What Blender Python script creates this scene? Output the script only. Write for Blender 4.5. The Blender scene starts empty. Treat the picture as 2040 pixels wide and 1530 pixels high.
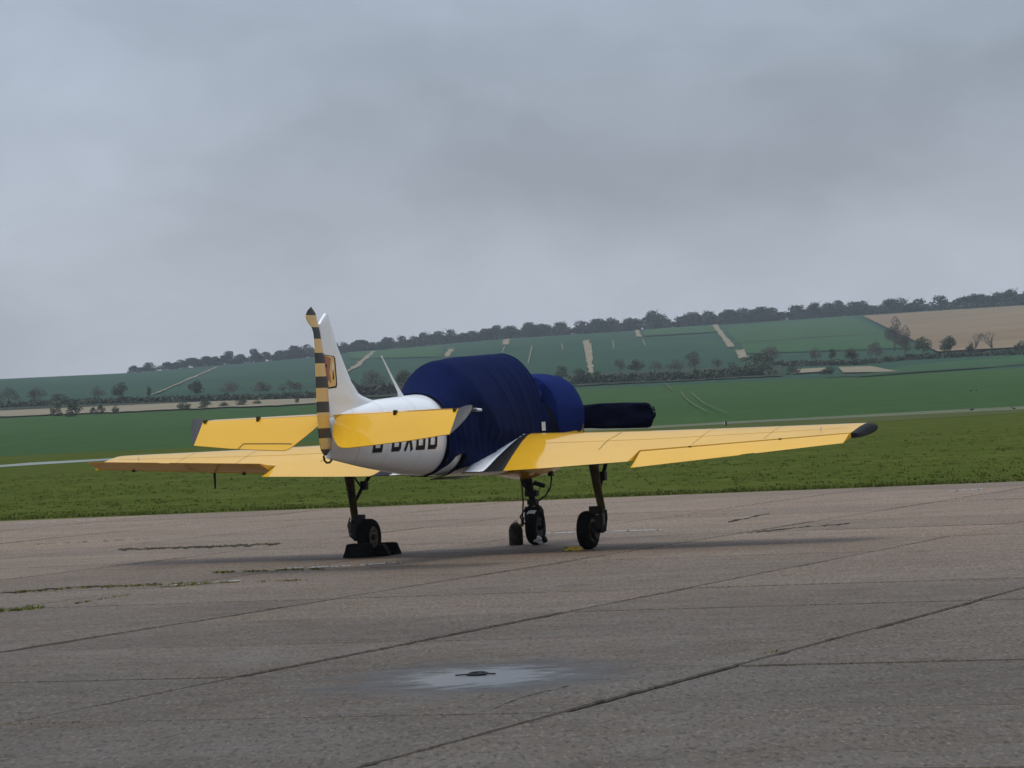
import bpy, bmesh, math, random
from math import sin, cos, tan, pi, radians, sqrt, atan2
from mathutils import Vector, Matrix, noise

random.seed(7)
S = bpy.context.scene
C = S.collection

# ------------------------------------------------------------------ camera
EYE = 1.6
FPX = 7785.0                       # focal length in photo pixels (photo 2040 wide)
PITCH, ROLL = radians(0.35), radians(2.73)
cam_data = bpy.data.cameras.new('camera')
cam_data.sensor_width = 36.0
cam_data.lens = FPX / 2040 * 36.0
cam_data.clip_start = 0.5
cam_data.clip_end = 12000
cam = bpy.data.objects.new('camera', cam_data)
cam.matrix_world = (Matrix.Translation((0, 0, EYE)) @ Matrix.Rotation(pi/2 + PITCH, 4, 'X')
                    @ Matrix.Rotation(-ROLL, 4, 'Z'))
C.objects.link(cam)
S.camera = cam

# ------------------------------------------------------------------ sky
SUN_EL, SUN_AZ = radians(72), radians(205)      # high soft sun behind the cloud, behind the camera
w = bpy.data.worlds.new('World'); S.world = w; w.use_nodes = True
nt = w.node_tree; nt.nodes.clear()
def wn(t, **k):
    n = nt.nodes.new(t)
    for a, b in k.items(): setattr(n, a, b)
    return n
def wl(a, b): nt.links.new(a, b)
out = wn('ShaderNodeOutputWorld')
nish = wn('ShaderNodeTexSky', sky_type='NISHITA', sun_disc=False, sun_elevation=SUN_EL, sun_rotation=SUN_AZ)
bg1 = wn('ShaderNodeBackground'); bg1.inputs['Strength'].default_value = 0.07
wl(nish.outputs[0], bg1.inputs[0])
tc = wn('ShaderNodeTexCoord')
sep = wn('ShaderNodeSeparateXYZ'); wl(tc.outputs['Generated'], sep.inputs[0])
def wmath(op, a, b=None, clamp=False):
    n = wn('ShaderNodeMath', operation=op, use_clamp=clamp)
    for i, v in enumerate((a, b)):
        if v is None: continue
        if isinstance(v, (int, float)): n.inputs[i].default_value = v
        else: wl(v, n.inputs[i])
    return n.outputs[0]
def wrange(v, a, b, c, d, smooth=True):
    n = wn('ShaderNodeMapRange'); n.interpolation_type = 'SMOOTHSTEP' if smooth else 'LINEAR'
    wl(v, n.inputs[0])
    for i, x in enumerate((a, b, c, d)): n.inputs[i+1].default_value = x
    return n.outputs[0]
def cloud(scale, loc, detail, rough, dist=0.0):
    m = wn('ShaderNodeMapping'); m.inputs['Scale'].default_value = scale; m.inputs['Location'].default_value = loc
    wl(tc.outputs['Generated'], m.inputs[0])
    n = wn('ShaderNodeTexNoise'); n.inputs['Scale'].default_value = 1
    n.inputs['Detail'].default_value = detail; n.inputs['Roughness'].default_value = rough
    n.inputs['Distortion'].default_value = dist
    wl(m.outputs[0], n.inputs[0]); return n.outputs[0]
big = wrange(cloud((8, 3, 15), (1.3, 0.0, 0.35), 3, 0.45, 0.3), 0.32, 0.68, 0, 1)
mid = wrange(cloud((26, 6, 48), (4.1, 2, 0.8), 5, 0.55, 0.5), 0.3, 0.7, 0, 1)
# cloud deck: a darker band some degrees above the skyline, paler below it and above it
z = sep.outputs['Z']
band = wmath('MULTIPLY', wrange(z, 0.026, 0.060, 0, 1), wrange(z, 0.075, 0.14, 1, 0.3))
side = wrange(sep.outputs['X'], -0.11, 0.03, 0.0, 1)
dark = wmath('MULTIPLY', band, side)
m1 = wmath('MULTIPLY', wmath('SUBTRACT', big, 0.5), 0.17)
m2 = wmath('MULTIPLY', wmath('SUBTRACT', mid, 0.5), 0.11)
lum = wmath('SUBTRACT', wmath('ADD', wmath('ADD', m1, m2), 1.175), wmath('MULTIPLY', dark, 0.28))
zen = wrange(z, 0.12, 0.95, 1.0, 2.2)
lum = wmath('MULTIPLY', lum, zen)
colr = wn('ShaderNodeMix', data_type='RGBA')
colr.inputs['A'].default_value = (0.392, 0.420, 0.480, 1); colr.inputs['B'].default_value = (0.358, 0.413, 0.496, 1)
wl(wrange(z, 0.02, 0.11, 0, 1), colr.inputs['Factor'])
bg2 = wn('ShaderNodeBackground')
wl(colr.outputs['Result'], bg2.inputs['Color']); wl(lum, bg2.inputs['Strength'])
mx = wn('ShaderNodeMixShader'); mx.inputs[0].default_value = 0.94
wl(bg1.outputs[0], mx.inputs[1]); wl(bg2.outputs[0], mx.inputs[2]); wl(mx.outputs[0], out.inputs[0])

# ------------------------------------------------------------------ sun (soft, behind cloud)
sd = bpy.data.lights.new('sun', 'SUN'); sd.energy = 1.5; sd.angle = radians(20); sd.color = (1, 0.97, 0.92)
sun = bpy.data.objects.new('sun', sd)
# pointed the same way as the sky's sun
sdir = Vector((sin(SUN_AZ) * cos(SUN_EL), cos(SUN_AZ) * cos(SUN_EL), sin(SUN_EL)))
sun.rotation_euler = (-sdir).to_track_quat('-Z', 'Y').to_euler()
sun.location = (0, 0, 300)
C.objects.link(sun)

S.view_settings.view_transform = 'Standard'
S.view_settings.look = 'None'
S.view_settings.exposure = 0.0
S.view_settings.gamma = 1.0
S.view_settings.use_curve_mapping = False
S.render.engine = 'CYCLES'
S.cycles.use_denoising = True
S.cycles.max_bounces = 6
S.cycles.volume_bounces = 0
S.cycles.transparent_max_bounces = 6

# ================================================================== helpers
def link(o, parent=None):
    C.objects.link(o)
    if parent is not None: o.parent = parent
    return o
def tag(o, label=None, cat=None, group=None, kind=None):
    if label: o['label'] = label
    if cat: o['category'] = cat
    if group: o['group'] = group
    if kind: o['kind'] = kind
    return o
def empty(name, loc=(0, 0, 0), rz=0.0):
    o = bpy.data.objects.new(name, None); o.location = loc; o.rotation_euler = (0, 0, rz)
    o.empty_display_size = 0.2
    return link(o)

class MB:
    """collects shapes and links them as ONE mesh object"""
    def __init__(s): s.v = []; s.f = []; s.m = []
    def add(s, v, f, mi=0):
        b = len(s.v); s.v += [tuple(p) for p in v]; s.f += [tuple(b+i for i in q) for q in f]; s.m += [mi]*len(f)
        return s
    def box(s, c, d, mi=0, M=None):
        v = [Vector((x*d[0]/2, y*d[1]/2, z_*d[2]/2)) for z_ in (-1, 1) for y in (-1, 1) for x in (-1, 1)]
        if M is not None: v = [M @ p for p in v]
        v = [p + Vector(c) for p in v]
        return s.add(v, [(0,2,3,1), (4,5,7,6), (0,1,5,4), (1,3,7,5), (3,2,6,7), (2,0,4,6)], mi)
    def tube(s, pts, r, n=10, mi=0, cap=True):
        pts = [Vector(p) for p in pts]
        rs = r if isinstance(r, (list, tuple)) else [r]*len(pts)
        v = []; f = []
        up = Vector((0.13, 0.31, 0.94))
        for i, p in enumerate(pts):
            t = (pts[min(i+1, len(pts)-1)] - pts[max(i-1, 0)]).normalized()
            a = t.cross(up)
            if a.length < 1e-3: a = t.cross(Vector((1, 0, 0)))
            a.normalize(); b = t.cross(a)
            v += [p + (a*cos(2*pi*k/n) + b*sin(2*pi*k/n))*rs[i] for k in range(n)]
        for i in range(len(pts)-1):
            for k in range(n):
                f.append((i*n+k, i*n+(k+1) % n, (i+1)*n+(k+1) % n, (i+1)*n+k))
        if cap:
            f.append(tuple(range(n))[::-1]); f.append(tuple((len(pts)-1)*n+k for k in range(n)))
        return s.add(v, f, mi)
    def lathe(s, prof, c, axis='Y', n=28, mi=0):
        """prof: list of (offset along axis, radius)"""
        v = []; f = []
        for a, r in prof:
            for k in range(n):
                t = 2*pi*k/n
                q = {'Y': (r*cos(t), a, r*sin(t)), 'Z': (r*cos(t), r*sin(t), a), 'X': (a, r*cos(t), r*sin(t))}[axis]
                v.append(Vector(c) + Vector(q))
        for i in range(len(prof)-1):
            for k in range(n):
                f.append((i*n+k, i*n+(k+1) % n, (i+1)*n+(k+1) % n, (i+1)*n+k))
        f.append(tuple(range(n))); f.append(tuple((len(prof)-1)*n+k for k in range(n))[::-1])
        return s.add(v, f, mi)
    def loft(s, rings, closed=True, cap=True, mi=0, mfun=None):
        n = len(rings[0]); v = [p for r in rings for p in r]; b = len(s.v)
        s.v += [tuple(p) for p in v]
        for i in range(len(rings)-1):
            for k in range(n if closed else n-1):
                s.f.append((b+i*n+k, b+i*n+(k+1) % n, b+(i+1)*n+(k+1) % n, b+(i+1)*n+k))
                s.m.append(mfun(i, k) if mfun else mi)
        if cap and closed:
            s.f.append(tuple(b+k for k in range(n))[::-1]); s.m.append(mi)
            s.f.append(tuple(b+(len(rings)-1)*n+k for k in range(n))); s.m.append(mi)
        return s
    def mesh(s, name, mats, smooth=None, bevel=0):
        me = bpy.data.meshes.new(name); me.from_pydata(s.v, [], s.f)
        for m in (mats if isinstance(mats, (list, tuple)) else [mats]): me.materials.append(m)
        me.polygons.foreach_set('material_index', s.m)
        bm = bmesh.new(); bm.from_mesh(me)
        bmesh.ops.recalc_face_normals(bm, faces=bm.faces)
        if smooth is not None:
            for f in bm.faces: f.smooth = True
            a = radians(smooth)
            for e in bm.edges:
                if len(e.link_faces) == 2 and e.calc_face_angle(0) > a: e.smooth = False
        bm.to_mesh(me); bm.free()
        return me
    def build(s, name, mats, parent=None, smooth=35, bevel=0.0, solid=0.0):
        o = bpy.data.objects.new(name, s.mesh(name, mats, smooth)); link(o, parent)
        if solid:
            md = o.modifiers.new('solid', 'SOLIDIFY'); md.thickness = solid; md.offset = -1
        if bevel:
            md = o.modifiers.new('bevel', 'BEVEL'); md.width = bevel; md.segments = 2; md.limit_method = 'ANGLE'; md.angle_limit = radians(40)
        return o

def lerp(a, b, t): return a + (b-a)*t
def interp(tab, x):
    if x <= tab[0][0]: return tab[0][1]
    for (a, p), (b, q) in zip(tab, tab[1:]):
        if x <= b:
            t = (x-a)/(b-a)
            return lerp(p, q, t) if not isinstance(p, tuple) else tuple(lerp(i, j, t) for i, j in zip(p, q))
    return tab[-1][1]
def sinterp(tab, x):
    """smooth (monotone-ish cubic) interpolation"""
    n = len(tab)
    if x <= tab[0][0]: return tab[0][1]
    if x >= tab[-1][0]: return tab[-1][1]
    for i in range(n-1):
        if x <= tab[i+1][0]:
            x0, y0 = tab[i]; x1, y1 = tab[i+1]; h = x1-x0; t = (x-x0)/h
            m0 = (y1-tab[i-1][1])/(x1-tab[i-1][0]) if i > 0 else (y1-y0)/h
            m1 = (tab[i+2][1]-y0)/(tab[i+2][0]-x0) if i < n-2 else (y1-y0)/h
            return ((2*t**3-3*t*t+1)*y0 + (t**3-2*t*t+t)*h*m0 + (-2*t**3+3*t*t)*y1 + (t**3-t*t)*h*m1)
def nz(x, y=0.0, z_=0.0): return noise.noise(Vector((x, y, z_)))

# ------------------------------------------------------------------ materials
def mat(name, col, rough=0.5, metal=0.0, coat=0.0, coat_r=0.05, spec=0.5, var=0.0, vscale=3.0, bump=0.0, bscale=40.0,
        objvar=0.0, col2=None, c2scale=1.0, c2lo=0.45, c2hi=0.65, sheen=0.0, detail=4.0, stretch=None, coat_ior=1.5, rvar=0.0, coord='Object'):
    m = bpy.data.materials.new(name); m.use_nodes = True
    t = m.node_tree; p = t.nodes['Principled BSDF']
    L = t.links.new
    p.inputs['Roughness'].default_value = rough; p.inputs['Metallic'].default_value = metal
    p.inputs['Coat Weight'].default_value = coat; p.inputs['Coat Roughness'].default_value = coat_r
    p.inputs['Coat IOR'].default_value = coat_ior
    p.inputs['Specular IOR Level'].default_value = spec
    p.inputs['Sheen Weight'].default_value = sheen; p.inputs['Sheen Roughness'].default_value = 0.6
    tcn = t.nodes.new('ShaderNodeTexCoord')
    if coord == 'World':
        g = t.nodes.new('ShaderNodeNewGeometry'); vec = g.outputs['Position']
    else: vec = tcn.outputs['Object']
    if stretch:
        mp = t.nodes.new('ShaderNodeMapping'); mp.inputs['Scale'].default_value = stretch; L(vec, mp.inputs[0]); vec = mp.outputs[0]
    def nzn(sc, det=detail, ro=0.6):
        n = t.nodes.new('ShaderNodeTexNoise'); n.inputs['Scale'].default_value = sc
        n.inputs['Detail'].default_value = det; n.inputs['Roughness'].default_value = ro; L(vec, n.inputs['Vector']); return n.outputs[0]
    def rng(v, a, b, c, d):
        n = t.nodes.new('ShaderNodeMapRange'); L(v, n.inputs[0])
        for i, x in enumerate((a, b, c, d)): n.inputs[i+1].default_value = x
        return n.outputs[0]
    cur = t.nodes.new('ShaderNodeRGB'); cur.outputs[0].default_value = (*col, 1); cur = cur.outputs[0]
    if col2:
        mxn = t.nodes.new('ShaderNodeMix'); mxn.data_type = 'RGBA'
        L(cur, mxn.inputs['A']); mxn.inputs['B'].default_value = (*col2, 1)
        L(rng(nzn(c2scale), c2lo, c2hi, 0, 1), mxn.inputs['Factor']); cur = mxn.outputs['Result']
    def mul(cur, fac):
        h = t.nodes.new('ShaderNodeVectorMath'); h.operation = 'SCALE'
        L(cur, h.inputs[0]); L(fac, h.inputs['Scale']); return h.outputs[0]
    if var: cur = mul(cur, rng(nzn(vscale), 0.25, 0.75, 1-var, 1+var))
    if objvar:
        oi = t.nodes.new('ShaderNodeObjectInfo'); cur = mul(cur, rng(oi.outputs['Random'], 0, 1, 1-objvar, 1+objvar))
    L(cur, p.inputs['Base Color'])
    if rvar: L(rng(nzn(vscale*1.7), 0.3, 0.7, rough-rvar, rough+rvar), p.inputs['Roughness'])
    if bump:
        b = t.nodes.new('ShaderNodeBump'); b.inputs['Strength'].default_value = bump; b.inputs['Distance'].default_value = 0.02
        L(nzn(bscale), b.inputs['Height']); L(b.outputs[0], p.inputs['Normal'])
    return m

M = {}
M['yellow'] = mat('yellow_paint', (0.67, 0.365, 0.020), 0.45, coat=0.80, coat_r=0.06, coat_ior=1.52, spec=0.0, var=0.05, vscale=1.3)
M['white'] = mat('white_paint', (0.78, 0.79, 0.80), 0.35, coat=0.5, coat_r=0.08, var=0.03, vscale=2)
M['black'] = mat('black_paint', (0.008, 0.007, 0.007), 0.6, spec=0.15)
M['tipgrey'] = mat('grey_black_paint', (0.022, 0.021, 0.021), 0.5, spec=0.45)
M['letter'] = mat('black_lettering', (0.010, 0.010, 0.011), 0.6, spec=0.2)
M['rust'] = mat('rust_red_print', (0.33, 0.085, 0.02), 0.4, coat=0.4, var=0.2, vscale=12)
M['badge'] = mat('badge_yellow_print', (0.70, 0.42, 0.09), 0.4, coat=0.4)
M['navy'] = mat('navy_canvas', (0.005, 0.0105, 0.050), 0.9, spec=0.05, sheen=0.0, var=0.18, vscale=4, bump=0.25, bscale=90)
M['navy2'] = mat('navy_canvas_bright', (0.0075, 0.0175, 0.095), 0.9, spec=0.05, sheen=0.0, var=0.14, vscale=4, bump=0.2, bscale=90)
M['navy3'] = mat('navy_canvas_dark', (0.003, 0.004, 0.015), 0.9, spec=0.05, sheen=0.0, var=0.25, vscale=6, bump=0.3, bscale=60)
M['rubber'] = mat('black_rubber', (0.006, 0.006, 0.006), 0.85, spec=0.08, var=0.3, vscale=14, bump=0.2, bscale=60)
M['steel'] = mat('dirty_steel', (0.10, 0.095, 0.085), 0.45, metal=0.6, var=0.3, vscale=18)
M['leg'] = mat('dull_olive_leg_paint', (0.060, 0.044, 0.009), 0.5, spec=0.2, var=0.35, vscale=9, col2=(0.012, 0.010, 0.007), c2scale=7)
M['dark'] = mat('oily_dark_metal', (0.009, 0.008, 0.007), 0.55, metal=0.0, spec=0.25, var=0.3, vscale=20)
M['hub'] = mat('tan_wheel_hub', (0.13, 0.095, 0.045), 0.6, var=0.3, vscale=25)
M['paleal'] = mat('pale_metal', (0.55, 0.55, 0.56), 0.4, var=0.1)
M['weight'] = mat('brown_iron_weight', (0.05, 0.042, 0.037), 0.9, spec=0.1, var=0.35, vscale=12, col2=(0.012, 0.011, 0.010), c2scale=5, c2lo=0.5, c2hi=0.6, bump=0.3)
M['rope'] = mat('dirty_yellow_rope', (0.10, 0.075, 0.02), 0.8)
M['chockyellow'] = mat('yellow_chock_paint', (0.42, 0.30, 0.03), 0.6, col2=(0.03, 0.025, 0.01), c2scale=22, c2lo=0.5, c2hi=0.6)
M['whitecloth'] = mat('white_cloth_label', (0.6, 0.6, 0.6), 0.7)
M['paint'] = mat('worn_white_line', (0.25, 0.24, 0.225), 0.7, var=0.3, vscale=9, coord='World')
M['crow'] = mat('black_feathers', (0.008, 0.008, 0.009), 0.5)

# ================================================================== terrain maths
# ray of a photo pixel, used to read ground positions off the photograph
def uv(px, py):
    x, y = px-1020, 765-py
    a = cos(ROLL)*x + sin(ROLL)*y; b = -sin(ROLL)*x + cos(ROLL)*y
    # rotate by pitch
    yy = cos(PITCH)*FPX - sin(PITCH)*b; zz = sin(PITCH)*FPX + cos(PITCH)*b
    return a/yy, zz/yy
CREST = [(-0.6, .0120), (-0.131, .01363), (-.095, .01359), (-.086, .01406), (-.051, .01536), (-.041, .01620), (-.002, .01778), (.029, .01824),
         (.062, .01896), (.088, .01953), (.114, .01997), (.132, .02014), (0.6, .024)]
NEAR_CROP, FAR_CROP, CREST_D = 258.0, 715.0, 2000.0
def height(x, y):
    d = max(y, 1.0); u = x/d
    if d <= NEAR_CROP: return 0.0
    if d <= FAR_CROP: return 4.4*((d-NEAR_CROP)/(FAR_CROP-NEAR_CROP))**1.15
    if d <= 780: return lerp(4.4, 5.0, (d-FAR_CROP)/65)
    zc = EYE + CREST_D*interp(CREST, u)
    if d <= CREST_D:
        t = (d-780)/(CREST_D-780)
        return lerp(5.0, zc, t) + 1.2*sin(pi*t)*sin(u*40+1.0)*min(1, t*2)
    return zc - (d-CREST_D)*0.012
def hit(px, py):
    u, v = uv(px, py)
    if v < -0.00625:
        d = -EYE/v; return Vector((u*d, d, 0))
    a = 200.0; f0 = EYE + v*a - height(u*a, a)
    d = a
    while d < 2040:
        d += 6.0
        if EYE + v*d - height(u*d, d) <= 0:
            lo, hi = d-6.0, d
            for _ in range(14):
                mdl = (lo+hi)/2
                if EYE + v*mdl - height(u*mdl, mdl) > 0: lo = mdl
                else: hi = mdl
            return Vector((u*hi, hi, height(u*hi, hi)))
    d = 1995.0
    return Vector((u*d, d, height(u*d, d)))

# aircraft frame on the ground: X forward, Y to port, Z up
AX = radians(90 - 21.96)
RZ = Matrix.Rotation(AX, 4, 'Z')
ORG = RZ @ Vector((40.29, 16.78, 0))
A2W = Matrix.Translation(ORG) @ RZ
def a2w(x, y, z_=0.0): return A2W @ Vector((x, y, z_))

# ================================================================== ground materials
def concrete_mat(name, base, joint=False):
    m = bpy.data.materials.new(name); m.use_nodes = True
    t = m.node_tree; L = t.links.new; p = t.nodes['Principled BSDF']
    g = t.nodes.new('ShaderNodeNewGeometry'); P = g.outputs['Position']
    def N(sc, det=5, ro=0.6, mapscale=None, rot=None):
        n = t.nodes.new('ShaderNodeTexNoise'); n.inputs['Scale'].default_value = sc; n.inputs['Detail'].default_value = det; n.inputs['Roughness'].default_value = ro
        v = P
        if mapscale:
            mp = t.nodes.new('ShaderNodeMapping'); mp.inputs['Scale'].default_value = mapscale
            if rot: mp.inputs['Rotation'].default_value = rot
            L(P, mp.inputs[0]); v = mp.outputs[0]
        L(v, n.inputs['Vector']); return n.outputs[0]
    def R(v, a, b, c, d):
        n = t.nodes.new('ShaderNodeMapRange'); L(v, n.inputs[0])
        for i, x in enumerate((a, b, c, d)): n.inputs[i+1].default_value = x
        return n.outputs[0]
    def mth(op, a, b):
        n = t.nodes.new('ShaderNodeMath'); n.operation = op
        for i, x in enumerate((a, b)):
            if isinstance(x, (int, float)): n.inputs[i].default_value = x
            else: L(x, n.inputs[i])
        return n.outputs[0]
    def mixc(a, b, f):
        n = t.nodes.new('ShaderNodeMix'); n.data_type = 'RGBA'
        for s_, x in (('A', a), ('B', b)):
            if isinstance(x, tuple): n.inputs[s_].default_value = (*x, 1)
            else: L(x, n.inputs[s_])
        L(f, n.inputs['Factor']); return n.outputs['Result']
    # large patches of warmer and greyer concrete, worn streaks, aggregate specks
    dp = t.nodes.new('ShaderNodeVectorMath'); dp.operation = 'DOT_PRODUCT'; L(P, dp.inputs[0]); dp.inputs[1].default_value = (cos(AX), sin(AX), 0)
    pale = R(mth('ADD', dp.outputs['Value'], mth('MULTIPLY', N(0.12, 3), 14.0)), AXO - 18 + 7, AXO + 6 + 7, 0, 1)
    base0 = base
    basec = mixc(tuple(base), (base[0]*2.5, base[1]*2.35, base[2]*2.3), pale)
    c = mixc(basec, mixc(basec, (1, 1, 1), R(N(0.7, 3), 0, 1, 0, 0.03)), R(N(0.35, 4), 0.4, 0.62, 0, 1)) if True else mixc(tuple(base), (base[0]*1.18, base[1]*1.05, base[2]*0.98), R(N(0.35, 4), 0.4, 0.62, 0, 1))
    c = mixc(c, (base[0]*0.72, base[1]*0.74, base[2]*0.78), R(N(0.55, 5, 0.65), 0.54, 0.72, 0, 0.45))
    c = mixc(c, (base[0]*1.35, base[1]*1.32, base[2]*1.28), R(N(1.7, 4, 0.7), 0.56, 0.72, 0, 0.5))
    # aggregate: pale stones and dark pits
    # exposed aggregate, brushed along the lane: pale stones, dark pits, warm pebbles
    def tint(k): 
        n = t.nodes.new('ShaderNodeVectorMath'); n.operation = 'SCALE'; L(basec, n.inputs[0]); n.inputs['Scale'].default_value = k; return n.outputs[0]
    c = mixc(c, tint(2.3), R(N(40, 2, 0.6, (1, 0.20, 1)), 0.55, 0.68, 0, 0.76))
    c = mixc(c, tint(0.34), R(N(30, 2, 0.6, (1, 0.20, 1), (0, 0, 0.06)), 0.54, 0.66, 0, 0.76))
    c = mixc(c, tint(1.7), R(N(12, 3, 0.7, (1, 0.22, 1)), 0.58, 0.70, 0, 0.6))
    c = mixc(c, tint(0.5), R(N(9, 3, 0.7, (1, 0.30, 1), (0, 0, -0.07)), 0.58, 0.70, 0, 0.6))
    c = mixc(c, tint(0.55), R(N(0.9, 5, 0.7, (1, 0.5, 1)), 0.58, 0.72, 0, 0.6))
    oi = t.nodes.new('ShaderNodeObjectInfo')
    sc = t.nodes.new('ShaderNodeVectorMath'); sc.operation = 'SCALE'; L(c, sc.inputs[0]); L(R(oi.outputs['Random'], 0, 1, 0.87, 1.13), sc.inputs['Scale'])
    c = sc.outputs[0]
    # damp stain round the puddle: distance from its centre in the ground plane
    pc = PUDDLE
    mp = t.nodes.new('ShaderNodeVectorMath'); mp.operation = 'SUBTRACT'; L(P, mp.inputs[0]); mp.inputs[1].default_value = pc
    m2 = t.nodes.new('ShaderNodeVectorMath'); m2.operation = 'MULTIPLY'; L(mp.outputs[0], m2.inputs[0]); m2.inputs[1].default_value = (1/1.05, 1/1.75, 0)
    ln = t.nodes.new('ShaderNodeVectorMath'); ln.operation = 'LENGTH'; L(m2.outputs[0], ln.inputs[0])
    dist = mth('ADD', ln.outputs['Value'], R(N(2.2, 4), 0.3, 0.7, -0.28, 0.28))
    wet = R(dist, 0.62, 1.0, 1, 0)
    c = mixc(c, (base[0]*0.42, base[1]*0.42, base[2]*0.43), mth('MULTIPLY', wet, 0.9))
    L(c, p.inputs['Base Color'])
    rough = mth('ADD', R(N(2.5, 4), 0.3, 0.7, 0.62, 0.82), mth('MULTIPLY', wet, -0.25))
    L(rough, p.inputs['Roughness']); p.inputs['Specular IOR Level'].default_value = 0.25
    b = t.nodes.new('ShaderNodeBump'); b.inputs['Strength'].default_value = 0.55; b.inputs['Distance'].default_value = 0.012
    L(mth('ADD', N(22, 4, 0.7), mth('MULTIPLY', N(4, 3), 0.8)), b.inputs['Height']); L(b.outputs[0], p.inputs['Normal'])
    return m
AXO = ORG.x*cos(AX) + ORG.y*sin(AX)
PUD = (-18.75, -7.80)
PUDDLE = tuple(a2w(PUD[0], PUD[1], 0))
M['concrete'] = concrete_mat('weathered_concrete', (0.064, 0.0475, 0.0325))
M['joint'] = mat('dark_joint_filler', (0.018, 0.017, 0.014), 0.9, spec=0.1, var=0.35, vscale=3, coord='World', col2=(0.045, 0.04, 0.03), c2scale=1.2)
M['grass'] = mat('mown_grass', (0.055, 0.070, 0.0145), 0.9, spec=0.0, var=0.36, vscale=1.6, coord='World', col2=(0.070, 0.084, 0.020), c2scale=0.22,
                 c2lo=0.42, c2hi=0.62, bump=0.8, bscale=9, detail=8)
M['track'] = mat('pale_dusty_track', (0.125, 0.132, 0.095), 0.9, spec=0.0, var=0.16, vscale=0.3, coord='World', col2=(0.10, 0.115, 0.065), c2scale=0.12)
M['taxi'] = mat('pale_concrete_strip', (0.185, 0.205, 0.18), 0.8, spec=0.2, var=0.15, vscale=0.5, coord='World')
M['drygrass'] = mat('dry_grass_verge', (0.072, 0.080, 0.032), 0.9, spec=0.0, var=0.18, vscale=0.3, coord='World', col2=(0.06, 0.08, 0.025), c2scale=0.07)
M['crop'] = mat('green_cereal_crop', (0.040, 0.075, 0.028), 0.9, spec=0.0, var=0.13, vscale=0.35, coord='World', col2=(0.046, 0.085, 0.031), c2scale=0.016, detail=8,
                stretch=(1, 0.35, 1))
M['crop_hill'] = mat('hillside_crop', (0.031, 0.062, 0.043), 0.9, spec=0.0, var=0.10, vscale=0.05, coord='World', col2=(0.036, 0.071, 0.040), c2scale=0.006, detail=6)
M['crop_light'] = mat('light_green_crop', (0.041, 0.083, 0.039), 0.9, spec=0.0, var=0.12, vscale=0.05, coord='World')
M['stubble'] = mat('pale_stubble', (0.205, 0.178, 0.125), 0.9, spec=0.0, var=0.14, vscale=0.06, coord='World')
M['ploughed'] = mat('ploughed_brown_earth', (0.185, 0.136, 0.088), 0.9, spec=0.0, var=0.14, vscale=0.02, coord='World', col2=(0.215, 0.165, 0.108), c2scale=0.009)
M['scrub'] = mat('scrub_ground', (0.030, 0.040, 0.022), 0.95, spec=0.05, var=0.25, vscale=0.08, coord='World')
M['bladeA'] = mat('grass_blade_green', (0.080, 0.098, 0.018), 0.8, spec=0.05, var=0.3, vscale=3, coord='World')
M['bladeC'] = mat('grass_blade_dark', (0.054, 0.072, 0.014), 0.8, spec=0.05, var=0.3, vscale=3, coord='World')
M['bladeB'] = mat('grass_blade_straw', (0.16, 0.125, 0.05), 0.85, spec=0.1, var=0.3, vscale=3, coord='World')
def leafmat(n, c, c2): return mat(n, c, 0.8, spec=0.1, var=0.45, vscale=0.9, objvar=0.22, coord='World', col2=c2, c2scale=0.35)
M['leafgreen'] = leafmat('leaf_green', (0.045, 0.062, 0.018), (0.035, 0.048, 0.016))
M['leafridge'] = leafmat('leaf_ridge_grey_green', (0.040, 0.046, 0.022), (0.030, 0.034, 0.020))
M['leafdark'] = leafmat('leaf_dark', (0.055, 0.068, 0.037), (0.045, 0.055, 0.032))
M['leafolive'] = leafmat('leaf_olive', (0.060, 0.068, 0.025), (0.045, 0.050, 0.022))
M['twig'] = leafmat('budding_twigs_brown', (0.088, 0.082, 0.062), (0.074, 0.070, 0.054))
M['bark'] = mat('bark', (0.075, 0.064, 0.054), 0.9, var=0.3, vscale=2)

# ================================================================== the ground
def sheet(name, pts, m, kind='structure', z_=0.0):
    b = MB(); b.add([(p[0], p[1], z_) for p in pts], [tuple(range(len(pts)))])
    o = b.build(name, m, smooth=None); o['kind'] = kind
    return o
# one deep sheet that carries on behind the camera and past the sides
sheet('ground', [(-1500, -230), (1500, -230), (1500, 2700), (-1500, 2700)], M['grass'], z_=-0.6)

# slab lattice, in the aircraft frame
LA = radians(1.9)
LO = Vector((-21.45, -6.08, 0)); E1 = Vector((cos(LA), sin(LA), 0)); E2 = Vector((-sin(LA), cos(LA), 0))
P1, P2 = 3.13, 3.25
def lat(i, j, z_=0.0):
    q = LO + E1*(i*P1) + E2*(j*P2); return a2w(q.x, q.y, z_)
I0, I1, J0, J1 = -3, 14, -5, 9
bed = sheet('joint_bed', [lat(I0, J0), lat(I1, J0), lat(I1, J1), lat(I0, J1)], M['joint'], z_=-0.035)
# apron beyond the part in view, in four butting sheets made into one
b = MB()
for (i0, i1, j0, j1) in ((-24, I0, -40, 40), (I0, I1, -40, J0), (I0, I1, J1, 40)):
    b.add([lat(i0, j0), lat(i1, j0), lat(i1, j1), lat(i0, j1)], [(0, 1, 2, 3)])
ap = b.build('apron', M['concrete'], smooth=None); ap['kind'] = 'structure'
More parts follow.
